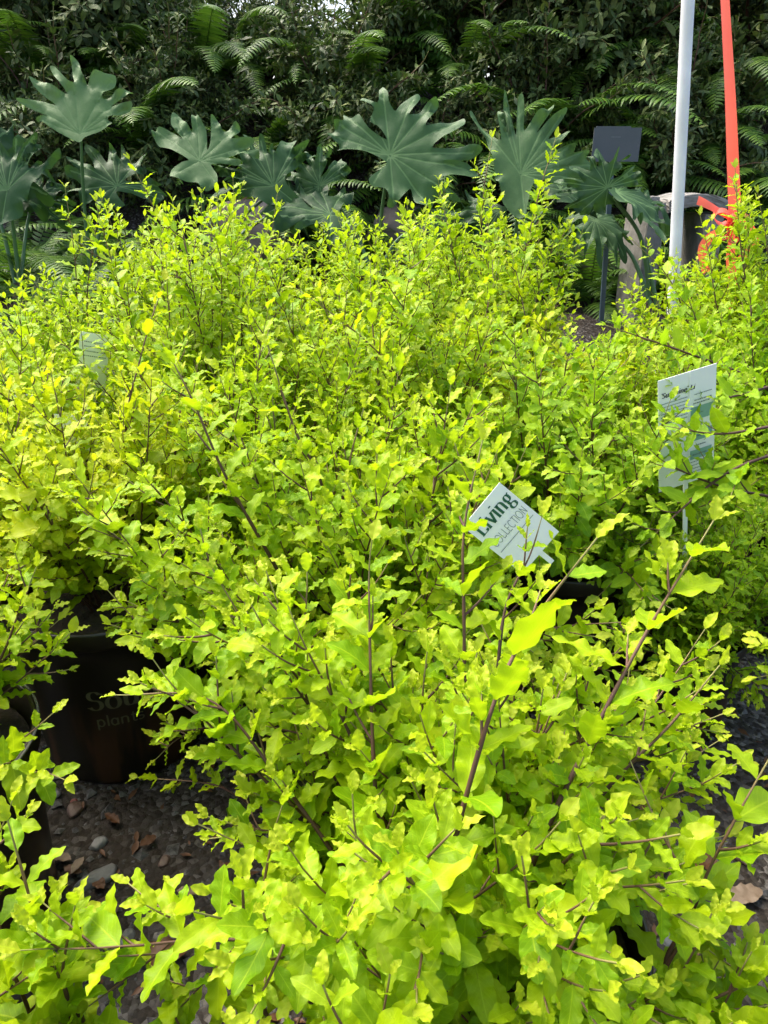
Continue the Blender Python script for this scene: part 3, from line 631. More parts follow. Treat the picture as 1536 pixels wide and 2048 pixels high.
# ---------------------------------------------------------------- pot lettering (left pot)
def on_pot(root, text, size, z, a_start, mat, **k):
    V2, F, wd = lettering(text, size, **k)
    r_at = lambda zz: POT_B + (POT_R-0.010-POT_B)*np.clip((zz-0.02)/(POT_H-0.05), 0, 1) + 0.0012
    rr = r_at(z + V2[:, 1]); a = a_start + V2[:, 0]/rr.mean()
    V = np.stack([rr*np.cos(a), rr*np.sin(a), z + V2[:, 1]], 1)
    pot = [c for c in root.children if c.name.startswith('pot')][0]
    o = mesh('lettering', V, F, mat, pot, smooth=False); return o
face = math.atan2(-1.15, 0.49)
on_pot(S['P1'], 'Southern', 0.052, 0.180, face-R(22), M['potink'], thick=0.14, thin=0.03)
on_pot(S['P1'], 'plants', 0.030, 0.145, face-R(19), M['potink'], thick=0.10, thin=0.08, serif=False)
rimo = MB(); a = np.linspace(0, 2*math.pi, 60); rimo.tube(np.stack([(POT_R+0.001)*np.cos(a), (POT_R+0.001)*np.sin(a), np.full(60, POT_H)], 1), 0.0022, 6)
rimo.build('rim', M['rim_highlight'], S['P0'], smooth=True)  # added paler ring that paints the highlight along this rim

# ---------------------------------------------------------------- signs and tags
def frame_mat(p_bl, p_br, p_tl):
    """matrix whose x runs along bottom, y up the card, from three world points"""
    o = np.array(p_bl); x = norm((np.array(p_br)-o)[None])[0]; y = np.array(p_tl)-o; y = y - x*(y@x); y = norm(y[None])[0]; z = np.cross(x, y)
    Mx = np.eye(4); Mx[:3, 0] = x; Mx[:3, 1] = y; Mx[:3, 2] = z; Mx[:3, 3] = o
    return Mx
def to_matrix(Mx): return Matrix([list(r) for r in Mx])
def flatmesh(name, V2, F, z, mat, parent):
    V = np.column_stack([V2, np.full(len(V2), z)]); return mesh(name, V, F, mat, parent, smooth=False)
def rects(name, rs, z, mat, parent):
    V = []; F = []
    for (x0, y0, x1, y1) in rs:
        n = len(V); V += [(x0, y0), (x1, y0), (x1, y1), (x0, y1)]; F.append((n, n+1, n+2, n+3))
    return flatmesh(name, np.array(V, float), np.array(F), z, mat, parent)
def bar_text(x0, y0, wd, h, rg):
    out = []; x = x0
    while x < x0+wd:
        l = rg.uniform(0.4, 1.6)*h*1.2; out.append((x, y0, min(x+l, x0+wd), y0+h)); x += l+h*0.5
    return out
def card(name, Mx, wd, ht, mat, label, cat, group=None, curve=0.0):
    root = empty(name, (0, 0, 0), 0, label, cat, group); root.matrix_world = to_matrix(Mx)
    b = MB(); n = 9
    for k in range(n-1):
        x0, x1 = wd*k/(n-1), wd*(k+1)/(n-1)
        b.box((x0, 0, -0.0008), (x1, ht, 0))
    o = b.build('card', mat, root); return root
rg = np.random.default_rng(8)
# right: tall trifold plant sign
YS = 1.09
bl = at(1318, 985, YS+0.02); br = at(1437, 945, YS+0.05); tl = at(1300, 800, YS)
Mx = frame_mat(bl, br, tl); wd = 0.10; ht = 0.19
sg = card('plant_sign', Mx, wd, ht, M['tagwhite'], 'white plant sign printed with Sunshine and green bands, half hidden by leaves', 'sign')
V2, F, tw_ = lettering("'Sunshine' Ligustrum", 0.0085, thick=0.15, thin=0.05, slant=0.25) if False else lettering("'Sunshine'", 0.0105, thick=0.17, thin=0.06, slant=0.25)
flatmesh('lettering', V2 + np.array([0.004, ht-0.030]), F, 0.0006, M['tagink'], sg)
V2, F, _ = lettering("Li", 0.0105, thick=0.17, thin=0.06, slant=0.25); flatmesh('lettering', V2 + np.array([0.004+tw_+0.004, ht-0.030]), F, 0.0006, M['tagink'], sg)
rects('band', [(0.056, ht-0.082, 0.095, ht-0.060), (0.056, ht-0.118, 0.095, ht-0.100), (0.056, ht-0.150, 0.095, ht-0.134)], 0.0006, M['tagband'], sg)
rs = []
for k in range(7): rs += bar_text(0.004, ht-0.040-k*0.0055, 0.046, 0.0014, rg)
rs += bar_text(0.062, ht-0.040, 0.030, 0.0014, rg) + bar_text(0.062, ht-0.050, 0.030, 0.0020, rg) + bar_text(0.060, ht-0.055, 0.03, 0.002, rg)
rs += bar_text(0.068, ht-0.072, 0.010, 0.0018, rg) + bar_text(0.068, ht-0.093, 0.014, 0.0018, rg) + bar_text(0.060, ht-0.111, 0.026, 0.0018, rg) + bar_text(0.066, ht-0.127, 0.018, 0.0018, rg) + bar_text(0.060, ht-0.143, 0.026, 0.002, rg)
for k in range(5): rs += bar_text(0.044, ht-0.155-k*0.006, 0.045, 0.0014, rg)
rects('small_print', rs, 0.0011, M['taggrey'], sg)
b = MB(); b.box((0.0525, 0.002, 0.0), (0.0545, ht-0.002, 0.0012)); b.build('fold', M['tagwhite'], sg)
st = MB(); st.box((0.046, -0.22, -0.003), (0.054, 0.02, -0.001)); st.build('stake', M['tagwhite'], sg)
# centre: tilted tag with green lettering
YT = 0.76
pBL = at(975, 1112, YT); pBR = at(1058, 1035, YT+0.01); pTL = at(948, 1060, YT+0.01)
Mx = frame_mat(at(1045, 1148, YT), at(1100, 1084, YT+0.01), at(950, 1060, YT))
tg = card('plant_tag', Mx, 0.064, 0.094, M['tagwhite'], 'white tag tilted in the middle foliage, reading Living COLLECTION in green', 'tag')
V2, F, tw_ = lettering('Living', 0.030, thick=0.15, thin=0.035); flatmesh('lettering', V2*np.array([0.88*0.064/tw_, 0.87]) + np.array([0.005, 0.067]), F, 0.0006, M['taggreen'], tg)
V2, F, tw_ = lettering('COLLECTION', 0.0165, thick=0.06, thin=0.05, serif=False); flatmesh('lettering', V2*np.array([0.86*0.064/tw_, 0.87]) + np.array([0.005, 0.046]), F, 0.0006, M['taggrey'], tg)
rects('rule', [(0.004, 0.038, 0.060, 0.0387)], 0.0006, M['taggrey'], tg)
b = MB(); b.box((0.029, -0.02, -0.003), (0.035, 0.02, -0.001)); b.build('stake', M['tagwhite'], tg)
Mx = frame_mat(at(905, 1110, 1.02), at(940, 1105, 1.03), at(918, 1000, 1.03))
tb = card('plant_tag', Mx, 0.026, 0.085, M['paleleaf'] if False else M['tagwhite'], 'narrow blank white tag standing left of the tag reading Living', 'tag')
# left: white signs behind the yellow shrub
for (c0, c1, c2, w_, h_, lab) in [
    ((150, 800, 1.60), (225, 810, 1.62), (185, 655, 1.62), 0.060, 0.150, 'white plant sign glimpsed high through the left foliage'),
    ((115, 900, 1.33), (180, 905, 1.33), (130, 830, 1.33), 0.060, 0.070, 'small white tag low in the left foliage, under the larger white sign'),
    ((35, 815, 1.38), (90, 812, 1.38), (38, 788, 1.38), 0.055, 0.024, 'short white tag lying level near the left edge')]:
    Mx = frame_mat(at(*c0), at(*c1), at(*c2)); o = card('plant_sign' if h_ > 0.1 else 'plant_tag', Mx, w_, h_, M['tagwhite'], lab, 'sign' if h_ > 0.1 else 'tag')
    if h_ > 0.1:
        r_ = []
        for k in range(4): r_ += bar_text(0.010, h_-0.02-k*0.010, 0.045, 0.002, rg)
        rects('small_print', r_, 0.0006, M['taggrey'], o)
    b = MB(); b.box((w_*0.4, -0.14, -0.003), (w_*0.6, 0.01, -0.001)); b.build('stake', M['tagwhite'], o)

# ---------------------------------------------------------------- pole, ribbon, grey sign, bench, boulders
p0 = at(1348, 560, 3.0); p1 = at(1376, 0, 3.0)
dirp = (p1-p0)/(p1[2]-p0[2]); gz = float(terr(p0[0], 3.0)) - 0.1
root = empty('pole', tuple(p0 + dirp*(gz-p0[2])), 0, 'slim white plastic pole rising past the top of the picture', 'pole')
b = MB(); ln_ = 2.6 - gz
b.tube([(0, 0, 0), tuple(dirp*ln_)], 0.0215, 24); b.build('tube', M['pvc'], root, smooth=True)
b = MB(); b.tube([tuple(dirp*(ln_-0.002)), tuple(dirp*(ln_+0.03))], 0.025, 24); b.build('cap', M['pvc'], root, smooth=True)
# ribbon
def strip(P, wv, n=80):
    P, L = resample(P, n); return P
YR = 2.32
def ribbon_strip(pts, width, side, n=70, ruffle=0.0):
    P, _ = resample(np.array(pts), n); t = np.linspace(0, 1, n)
    tgv = norm(np.gradient(P, axis=0)); sd_ = np.array([np.array(side(k)) for k in t]); sd_ = norm(sd_ - tgv*np.sum(sd_*tgv, 1, keepdims=True))
    wv = np.array([width(k) for k in t]); nrm = np.cross(tgv, sd_)
    V = []
    for q in (-1, -0.5, 0, 0.5, 1): V.append(P + sd_*(wv*0.5*q)[:, None] + nrm*(0.0015*(1-q*q) + ruffle*np.sin(t*40)*abs(q))[:, None])
    V = np.stack(V, 1); top = V + nrm[:, None]*0.0004; m = 5
    i, j = np.meshgrid(np.arange(n-1), np.arange(m-1), indexing='ij')
    F = np.stack([i*m+j, i*m+j+1, (i+1)*m+j+1, (i+1)*m+j], -1).reshape(-1, 4)
    return V.reshape(-1, 3), F
root = empty('ribbon', tuple(at(1466, 430, YR)), 0, 'bright coral ribbon hanging from above, tied in a bow over the right shrub', 'ribbon')
o0 = at(1466, 430, YR)
V, F = ribbon_strip([at(1470, 425, YR), at(1466, 330, YR), at(1460, 180, YR), at(1450, 0, YR+0.02), at(1440, -200, YR+0.03)], lambda t: 0.040-0.009*t, lambda t: (1, 0.15+0.5*t, 0))
mesh('strap', V-o0, F, M['ribbon'], root)
def loop(cx, cy, rx, ry, rot, name, wdt=0.026):
    tt = np.linspace(0, 2*math.pi, 14); pts = []
    for q in tt:
        lx = rx*(1-math.cos(q))/1.0; lz = ry*math.sin(q)
        a, c = math.cos(rot), math.sin(rot)
        pts.append(at(cx, cy, YR-0.01) + np.array([lx*a-lz*c, -0.012*math.sin(q/2), lx*c+lz*a]))
    V, F = ribbon_strip(pts, lambda t: wdt*(0.7+0.5*math.sin(t*math.pi)), lambda t: (0.25, 1, 0.35), 60)
    mesh(name, V-o0, F, M['ribbon'], root)
loop(1466, 440, 0.026, 0.020, R(-15), 'bow_loop', 0.028); loop(1462, 440, 0.028, 0.018, R(165), 'bow_loop', 0.030); loop(1462, 448, 0.024, 0.015, R(-75), 'bow_loop', 0.026); loop(1458, 446, 0.022, 0.015, R(-120), 'bow_loop', 0.028)
for pts in ([(1462, 442), (1425, 470), (1405, 500), (1412, 545)], [(1470, 445), (1500, 460), (1505, 490), (1480, 520)], [(1465, 450), (1462, 520), (1465, 580), (1458, 620)]):
    V, F = ribbon_strip([at(a_, c_, YR-0.005+0.01*i) for i, (a_, c_) in enumerate(pts)], lambda t: 0.030-0.006*t, lambda t: (1, 0.7*math.cos(t*5), 0.5*math.sin(t*5)))
    mesh('tail', V-o0, F, M['ribbon'], root)
V, F = ribbon_strip([at(1395, 400, YR-.02), at(1420, 412, YR-.02), at(1460, 436, YR)], lambda t: 0.03-0.014*t, lambda t: (0.2, 0.7, 1)); mesh('tail', V-o0, F, M['ribbon'], root)
b = MB(); 
th = np.linspace(0, math.pi, 9); b.lathe([(0.014*math.sin(q)*1.1, 0.017*math.cos(q)) for q in th], 14, tuple(at(1466, 438, YR-0.008)-o0)); b.build('knot', M['ribbon'], root, smooth=True)

# grey sign on stake
YG = 3.85
c0 = at(1230, 290, YG); foot = at(1205, 640, YG); 
fx = foot[0]; gz = float(terr(fx, YG))-0.1
root = empty('sign', (fx, YG, gz), 0, 'blank dark grey plate on a thin steel stake, partly behind a lobed leaf', 'sign')
b = MB(); top = np.array([c0[0]-fx-0.01, -0.0, c0[2]-gz]); b.box((-0.012, -0.004, 0), (0.012, 0.004, 1.0), np.array([[1, 0, top[0]/1.0, 0], [0, 1, 0, 0], [0, 0, top[2], 0], [0, 0, 0, 1]])); b.box((-0.013, -0.016, 0), (-0.009, -0.004, 1.0), np.array([[1, 0, top[0]/1.0, 0], [0, 1, 0, 0], [0, 0, top[2], 0], [0, 0, 0, 1]]))
b.build('stake', M['stakegrey'], root)
b = MB(); cx, cz = c0[0]-fx, c0[2]-gz; hw, hh = 0.108, 0.070
b.box((cx-hw, -0.024, cz-hh), (cx+hw, -0.017, cz+hh)); b.box((cx-hw+0.01, -0.022, cz+hh), (cx+hw-0.05, -0.010, cz+hh+0.006)); b.build('plate', M['signgrey'], root)
r_ = bar_text(-0.022, 0, 0.044, 0.004, rg); V = []; F = []
for (x0, y0, x1, y1) in r_:
    n = len(V); V += [(cx+x0-.006, -0.0246, cz+0.030+y0), (cx+x1-.006, -0.0246, cz+0.030+y0), (cx+x1-.006, -0.0246, cz+0.030+y1), (cx+x0-.006, -0.0246, cz+0.030+y1)]; F.append((n, n+1, n+2, n+3))
mesh('small_print', V, np.array(F), M['faintink'], root, smooth=False)

# concrete bench: end slab and bowed seat
YB = 3.75
a0 = at(1278, 392, YB); gz = float(terr(a0[0], YB)) - 0.08
root = empty('bench', (a0[0]+0.06, YB, gz), 0, 'weathered grey concrete bench behind the white pole, its end slab facing us', 'bench')
H_ = a0[2]-gz
def rough_box(lo, hi, nseg, rg, jit=0.003, taper=0.0, bow=0.0):
    V = []; lo = np.array(lo, float); hi = np.array(hi, float)
    bm = __import__('bmesh').new(); __import__('bmesh').ops.create_cube(bm, size=1.0)
    __import__('bmesh').ops.subdivide_edges(bm, edges=bm.edges[:], cuts=nseg, use_grid_fill=True)
    __import__('bmesh').ops.bevel(bm, geom=[e for e in bm.edges if e.is_boundary is False and e.calc_face_angle(0) > 1.0], offset=0.02, segments=2, affect='EDGES')
    c = (lo+hi)/2; s = hi-lo
    for v_ in bm.verts:
        p = np.array(v_.co)*s + c
        tz = (p[2]-lo[2])/(s[2]); p[0] = c[0] + (p[0]-c[0])*(1+taper*(1-tz)); tx = (p[0]-c[0])/(s[0]*0.5)
        p[2] += bow*(1-tx*tx); p = p + rg.normal(0, jit, 3); v_.co = p
    return bm
def bm_obj(name, bm, mat, parent=None):
    me = bpy.data.meshes.new(name); bm.to_mesh(me); bm.free(); me.materials.append(mat)
    me.polygons.foreach_set('use_smooth', [name not in ('leg', 'seat')]*len(me.polygons)); o = bpy.data.objects.new(name, me); col.objects.link(o); o.parent = parent; return o
bm_obj('leg', rough_box((-0.02, -0.05, 0), (0.025, 0.30, H_-0.002), 5, rg, 0.0012, taper=0.04), M['concrete'], root)
bm_obj('leg', rough_box((0.031, 0.0, 0), (0.075, 0.28, H_-0.03), 5, rg, 0.0012, taper=0.10), M['concrete'], root)
bm_obj('seat', rough_box((0.089, 0.0, H_-0.075), (0.36, 0.32, H_-0.02), 7, rg, 0.0012, bow=0.03), M['concrete'], root)
bm_obj('leg', rough_box((0.27, 0.02, 0), (0.36, 0.30, H_-0.079), 5, rg, 0.0012, taper=0.2), M['concrete'], root)

def boulder(name, px, py, Y, sx, sy, sz, mat, label, cat='rock', seed=0, group=None, sub=4, zoff=None):
    import bmesh; fac = 0.72 if zoff is None else 0.55
    rgl = np.random.default_rng(seed); bm = bmesh.new(); bmesh.ops.create_icosphere(bm, subdivisions=sub, radius=1.0)
    K = rgl.normal(size=(7, 3))*1.7; ph = rgl.uniform(0, 6.28, 7)
    pl = norm(rgl.normal(size=(8, 3)))
    for v_ in bm.verts:
        p = np.array(v_.co); d = 1 + 0.05*np.sum(np.sin(K @ p + ph))
        for q in pl:
            e = p @ q
            if e > fac: p = p - q*(e-fac)*0.9
        v_.co = p*d*np.array([sx, sy, sz])
    c = at(px, py, Y) if zoff is None else np.array([px, py, zoff])
    o = bm_obj(name, bm, mat); o.location = c; o.rotation_euler = (0, 0, rgl.uniform(0, 6.28) if zoff is not None else 0)
    return tag(o, label, cat, group)
boulder('boulder', 500, 485, 4.75, 0.34, 0.25, 0.22, M['boulder'], 'pale pinkish boulder showing between the lobed leaves at left centre', seed=3)
boulder('boulder', 525, 405, 4.95, 0.13, 0.12, 0.14, M['redstone'], 'small reddish rock resting above the pale boulder', seed=5)
boulder('boulder', 1170, 520, 4.6, 0.30, 0.22, 0.12, M['boulder'], 'low grey brown rock left of the grey sign stake', seed=8)
boulder('boulder', 800, 470, 4.9, 0.30, 0.22, 0.16, M['boulder'], 'shaded rock behind the shrubs under the largest lobed leaf', seed=9)
sl = MB(); c = at(1205, 628, 3.3); sl.box((-0.25, -0.05, 0), (0.30, 0.10, 0.03)); o = sl.build('paving_slab', M['stoneA'], None); o.location = (c[0], 3.3, float(terr(c[0], 3.3))+0.01)
tag(o, 'grey paving slab at the foot of the thin steel stake', 'slab')

# ---------------------------------------------------------------- philodendrons
TRACE = {  # outline walked round the leaf; first the petiole point, then scale (zoom pixels per photo pixel)
 'broad': ((385,440), 2.743, [(60,320),(100,295),(100,262),(150,262),(145,212),(190,240),(230,235),(262,285),(300,330),(372,375),(330,300),(285,260),(305,210),(235,160),(240,130),(325,190),(328,90),(345,72),(375,130),(380,180),(410,225),(440,175),(520,100),(540,125),(510,190),(478,250),(520,230),(560,180),(620,150),(635,170),(590,250),(560,305),(640,270),(700,262),(770,245),(770,290),(700,340),(640,372),(590,412),(700,400),(800,395),(870,430),(790,462),(640,482),(780,490),(850,540),(830,570),(700,560),(630,575),(720,640),(750,680),(620,640),(600,700),(590,715),(510,680),(485,600),(455,640),(405,690),(370,690),(382,650),(362,600),(300,580),(285,545),(330,510),(372,472),(280,425),(180,410),(115,400),(130,380)]),
 'fan': ((330,535), 2.0, [(170,482),(215,468),(100,415),(102,400),(190,410),(240,425),(170,370),(140,320),(175,325),(250,372),(280,380),(235,320),(205,265),(235,280),(290,345),(312,350),(295,300),(296,245),(315,245),(345,320),(352,345),(385,300),(420,300),(455,295),(450,340),(420,380),(412,402),(460,370),(515,355),(520,375),(460,400),(436,424),(480,415),(520,410),(515,435),(450,460),(425,482),(450,492),(400,520),(345,545),(335,560),(322,560),(290,545),(240,520),(200,497)]),
 'ruffled': ((800,640), 2.0, [(610,500),(640,500),(700,522),(735,555),(690,500),(685,440),(700,435),(730,470),(752,500),(768,525),(765,460),(780,450),(800,480),(818,520),(822,600),(835,560),(838,470),(850,460),(870,490),(882,520),(925,480),(945,490),(935,520),(915,555),(990,540),(1000,560),(955,582),(1020,590),(1020,615),(960,612),(890,622),(945,640),(945,655),(870,645),(835,652),(860,690),(865,730),(820,748),(790,720),(740,710),(695,700),(697,670),(740,645),(765,638),(700,600),(640,570),(610,525)]),
 'fingers': ((1100,545), 2.743, [(985,565),(972,480),(950,420),(930,350),(900,330),(842,240),(835,195),(852,190),(900,270),(960,335),(1005,375),(985,260),(990,190),(1030,250),(1048,350),(1015,200),(1015,105),(1030,110),(1060,250),(1080,345),(1085,200),(1090,140),(1110,140),(1120,230),(1122,320),(1180,240),(1230,210),(1265,190),(1265,220),(1220,270),(1180,340),(1260,260),(1330,215),(1335,235),(1290,300),(1240,365),(1340,320),(1345,345),(1290,400),(1262,432),(1370,400),(1370,430),(1310,462),(1450,430),(1440,460),(1490,485),(1480,510),(1400,520),(1525,570),(1510,582),(1440,565),(1330,555),(1450,610),(1480,668),(1440,650),(1380,620),(1270,590),(1190,572),(1150,600),(1130,700),(1120,760),(1080,760),(1020,680),(1010,620),(1000,585)])}
def traced_leaf(rg, name, size, droop=0.2, mirror=1, depth_px=None, ruf=1.0, tone=0.4):
    (ax, ay), zs, pts = TRACE[name]; P = (np.array(pts, float)-(ax, ay))*(1, -1)/zs; P[:, 0] *= mirror
    if mirror < 0: P = P[::-1]
    if depth_px: P = P*depth_px                       # true size for the leaf it was measured from
    else:
        k = rg.normal(0, 0.05, P.shape); P = P*(size/np.hypot(P[:, 0], P[:, 1]).max())*(1+k)*np.array([rg.uniform(0.85, 1.15), 1])
    R0 = np.hypot(P[:, 0], P[:, 1]); P = P*((R0/R0.max())**-0.10)[:, None]; R0 = np.hypot(P[:, 0], P[:, 1]); size = R0.max(); n = len(P)
    tips = [P[i] for i in range(n) if R0[i] > R0[i-1] and R0[i] >= R0[(i+1) % n] and R0[i] > 0.35*size]
    Q = []                                            # rounded outline
    for i in range(n):
        a, b, c, d = P[i-1], P[i], P[(i+1) % n], P[(i+2) % n]
        for t in (0, 0.25, 0.5, 0.75): Q.append(0.5*((2*b)+(-a+c)*t*0.8+(2*a-5*b+4*c-d)*t*t*0.8+0.2*2*(c-b)*t*t+(-a+3*b-3*c+d)*t**3*0.8+0.2*(2*(c-b)*t-2*(c-b)*t*t)))
    Q = np.array(Q); m = len(Q)
    h = size/26; gx, gy = np.meshgrid(np.arange(Q[:, 0].min(), Q[:, 0].max(), h), np.arange(Q[:, 1].min(), Q[:, 1].max(), h)); G = np.stack([gx.ravel(), gy.ravel()], 1) + rg.uniform(-.15, .15, (gx.size, 2))*h
    dd = np.sqrt(((G[:, None]-Q[None])**2).sum(-1)).min(1); G = G[dd > h*0.45]
    VP = []
    for t_ in tips:
        L = np.linalg.norm(t_); u_ = t_/L; w_ = np.array([-u_[1], u_[0]])
        for q_ in np.arange(0.03*size, L*0.90, h*0.8):
            hw_ = size*(0.011*(1-q_/L)+0.003)
            for s_ in (-1, 0, 1): VP.append(u_*q_ + w_*hw_*s_)
    VP = np.array(VP); vd = np.sqrt(((G[:, None]-VP[None])**2).sum(-1)).min(1); G = np.vstack([G[vd > h*0.5], VP])
    vv, _, ff, *_r2 = delaunay_2d_cdt([Vector(q) for q in np.vstack([Q, G])], [], [list(range(m))], 1, 1e-6)
    V = np.array([(v_[0], v_[1]) for v_ in vv]); F = np.array([f for f in ff if len(f) == 3])
    # veins run from the petiole to every lobe tip
    best = np.full(len(V), 1e9)
    for t_ in tips:
        L = np.linalg.norm(t_); u_ = t_/L; s_ = np.clip(V @ u_, 0, L*0.93); side = np.linalg.norm(V - s_[:, None]*u_, axis=1); best = np.minimum(best, side)
    D = np.sqrt(((V[:, None]-Q[None])**2).sum(-1)); near = D.argmin(1); edge = D.min(1)
    q = np.hypot(V[:, 0], V[:, 1])/size
    ph = rg.uniform(0, 6.28, 4); sarc = near/m
    z = size*(-droop*q**2.2 + ruf*0.045*q**2*np.sin(3*np.arctan2(V[:, 0], V[:, 1])+ph[0]) + ruf*0.085*np.exp(-edge/(0.09*size))*np.clip(q*1.4, 0, 1)*np.sin(sarc*2*math.pi*17+ph[1]+2*np.sin(sarc*31)))
    z += 0.22*np.minimum(best, 0.05*size) + size*0.002*np.sin(V[:, 0]/size*40+ph[2])*np.cos(V[:, 1]/size*37)
    a4 = np.zeros((len(V), 4)); a4[:, 0] = tone; a4[:, 2] = 0.5+np.minimum(best/(0.05*size), 0.5); a4[:, 3] = q*0.9
    return np.column_stack([V, z]), F, a4
def philodendron(bx, by, label, lv, seed):
    rg = np.random.default_rng(seed); gz = float(terr(bx, by))
    root = empty('philodendron', (bx, by, gz-0.02), 0, label, 'plant', 'large lobed leaf plants before the hedge'); o0 = np.array([bx, by, gz-0.02])
    b = MB(); b.tube([(0, 0, -0.02), (0.02, 0.01, 0.10), (0, 0.02, 0.22)], [0.05, 0.045, 0.03], 12); b.build('trunk', M['bark'], root, smooth=True)
    for lf_ in lv:
        (px, py, Y, size, ang, nrm, dr) = lf_[:7]
        if len(lf_) > 7: V, F, at4 = traced_leaf(rg, lf_[7], size, dr, 1, float((at(px, py, Y)-CAM) @ FW)/FPX*1.04, 0.8, lf_[8])
        else: V, F, at4 = traced_leaf(rg, ['broad', 'fan', 'ruffled', 'fingers'][rg.integers(0, 4)], size, dr, rg.choice([-1, 1]), None, 1.3, rg.uniform(0.0, 0.45))
        P = at(px, py, Y) - o0
        Zn = norm(np.array(nrm, float)[None])[0]
        # tip direction on screen by angle (0 = right, 90 = up), laid into the leaf plane
        t = RT*math.cos(R(ang)) + UP*math.sin(R(ang)); t = t - Zn*(t@Zn); t = norm(t[None])[0]; X = np.cross(t, Zn)
        Wv = V[:, 0:1]*X + V[:, 1:2]*t + V[:, 2:3]*Zn
        lf = mesh('leaf', Wv, F, M['philo'], root, at4); lf.location = P
        base = np.array([rg.uniform(-0.02, 0.02), rg.uniform(-0.02, 0.02), 0.18])
        mid = (base*0.45+P*0.55) + np.array([(P[0]-base[0])*-0.15, 0.03, 0.03])
        pb = MB(); pp, _ = resample([base, mid, P - Zn*0.004 + np.array([0, 0, -0.02]), P-Zn*0.003], 20)
        pb.tube(pp - P, np.linspace(0.012, 0.006, 20), 8); pb.build('petiole', M['petiole'], lf, smooth=True)
C_ = (0.0, -0.80, 0.55)
philodendron(at(160, 500, 3.9)[0], 3.95, 'lobed philodendron at upper left with one pale leaf fanned wide open', [
    (160, 268, 3.85, 0.36, 90, (0.05, -0.90, 0.40), 0.06, 'fan', 1.0), (235, 372, 3.95, 0.27, 60, (0.1, -0.9, 0.35), 0.4)], 31)
philodendron(at(20, 520, 3.8)[0], 3.8, 'lobed philodendron cut by the left edge', [
    (15, 380, 3.75, 0.30, 80, (0.1, -0.92, 0.3), 0.3), (-60, 330, 3.9, 0.36, 50, (0.2, -0.8, 0.5), 0.3), (60, 400, 4.0, 0.2, 10, (0.1, -0.8, 0.5), 0.5)], 32)
philodendron(at(410, 500, 3.9)[0], 3.95, 'lobed philodendron left of centre, its ruffled leaf with a gap near the middle', [
    (400, 322, 3.80, 0.32, 90, (0.0, -0.85, 0.50), 0.06, 'ruffled', 0.8), (548, 372, 3.95, 0.34, 150, (0.15, -0.9, 0.35), 0.25), (585, 400, 4.1, 0.24, 60, (0.0, -0.9, 0.2), 0.3)], 33)
philodendron(at(750, 520, 3.8)[0], 3.85, 'lobed philodendron in the centre with the broadest leaf of all', [
    (780, 310, 3.65, 0.50, 90, (-0.05, -0.90, 0.42), 0.05, 'broad', 0.55), (660, 430, 3.9, 0.34, 120, (0.3, -0.5, 0.75), 0.35), (640, 372, 4.1, 0.26, 95, (-0.1, -0.95, 0.2), 0.3), (860, 430, 3.9, 0.26, -60, (0.1, -0.8, 0.5), 0.4)], 34)
philodendron(at(1040, 520, 3.85)[0], 3.9, 'lobed philodendron right of centre, long fingers pointing up', [
    (1041, 348, 3.75, 0.42, 90, (-0.05, -0.90, 0.42), 0.04, 'fingers', 0.7), (1120, 380, 3.9, 0.28, -5, (0.2, -0.6, 0.7), 0.3), (1000, 420, 4.0, 0.28, 200, (0.0, -0.8, 0.5), 0.4)], 35)
philodendron(at(1318, 540, 3.6)[0], 3.62, 'lobed philodendron drooping before the grey sign plate', [
    (1232, 385, 3.45, 0.33, 8, (0.15, -0.35, 0.92), 0.38), (1215, 375, 3.55, 0.20, 85, (0.0, -0.95, 0.1), 0.2), (1190, 440, 3.7, 0.22, 215, (0.0, -0.5, 0.8), 0.5)], 36)
# strap leaved plant
sx_, sy_ = at(702, 560, 3.3)[0], 3.3
root = empty('strap_plant', (sx_, sy_, float(terr(sx_, sy_))-0.01), 0, 'thin green blade leaves standing up behind the middle shrubs', 'plant')
for (dx, hgt, ln2) in ((0.0, 0.62, 0.02), (-0.05, 0.5, -0.03), (0.06, 0.42, 0.07), (0.02, 0.48, 0.05)):
    n = 14; t = np.linspace(0, 1, n); wv = 0.018*np.sin(math.pi*(0.15+0.85*t))**0.7; wv[-1] = 0.0005
    cx_ = dx+ln2*t**2; V = np.stack([np.stack([cx_+wv*q, 0.02*abs(q)+0*t, hgt*t], 1) for q in (-1, 0, 1)], 1).reshape(-1, 3)
    i, j = np.meshgrid(np.arange(n-1), np.arange(2), indexing='ij'); F = np.stack([i*3+j, i*3+j+1, (i+1)*3+j+1, (i+1)*3+j], -1).reshape(-1, 4)
    at4 = np.zeros((n*3, 4)); at4[:, 0] = 0.5; at4[:, 2] = np.tile([0, .5, 1], n); at4[:, 3] = np.repeat(t, 3)
    mesh('blade', V, F, M['strap'], root, at4)

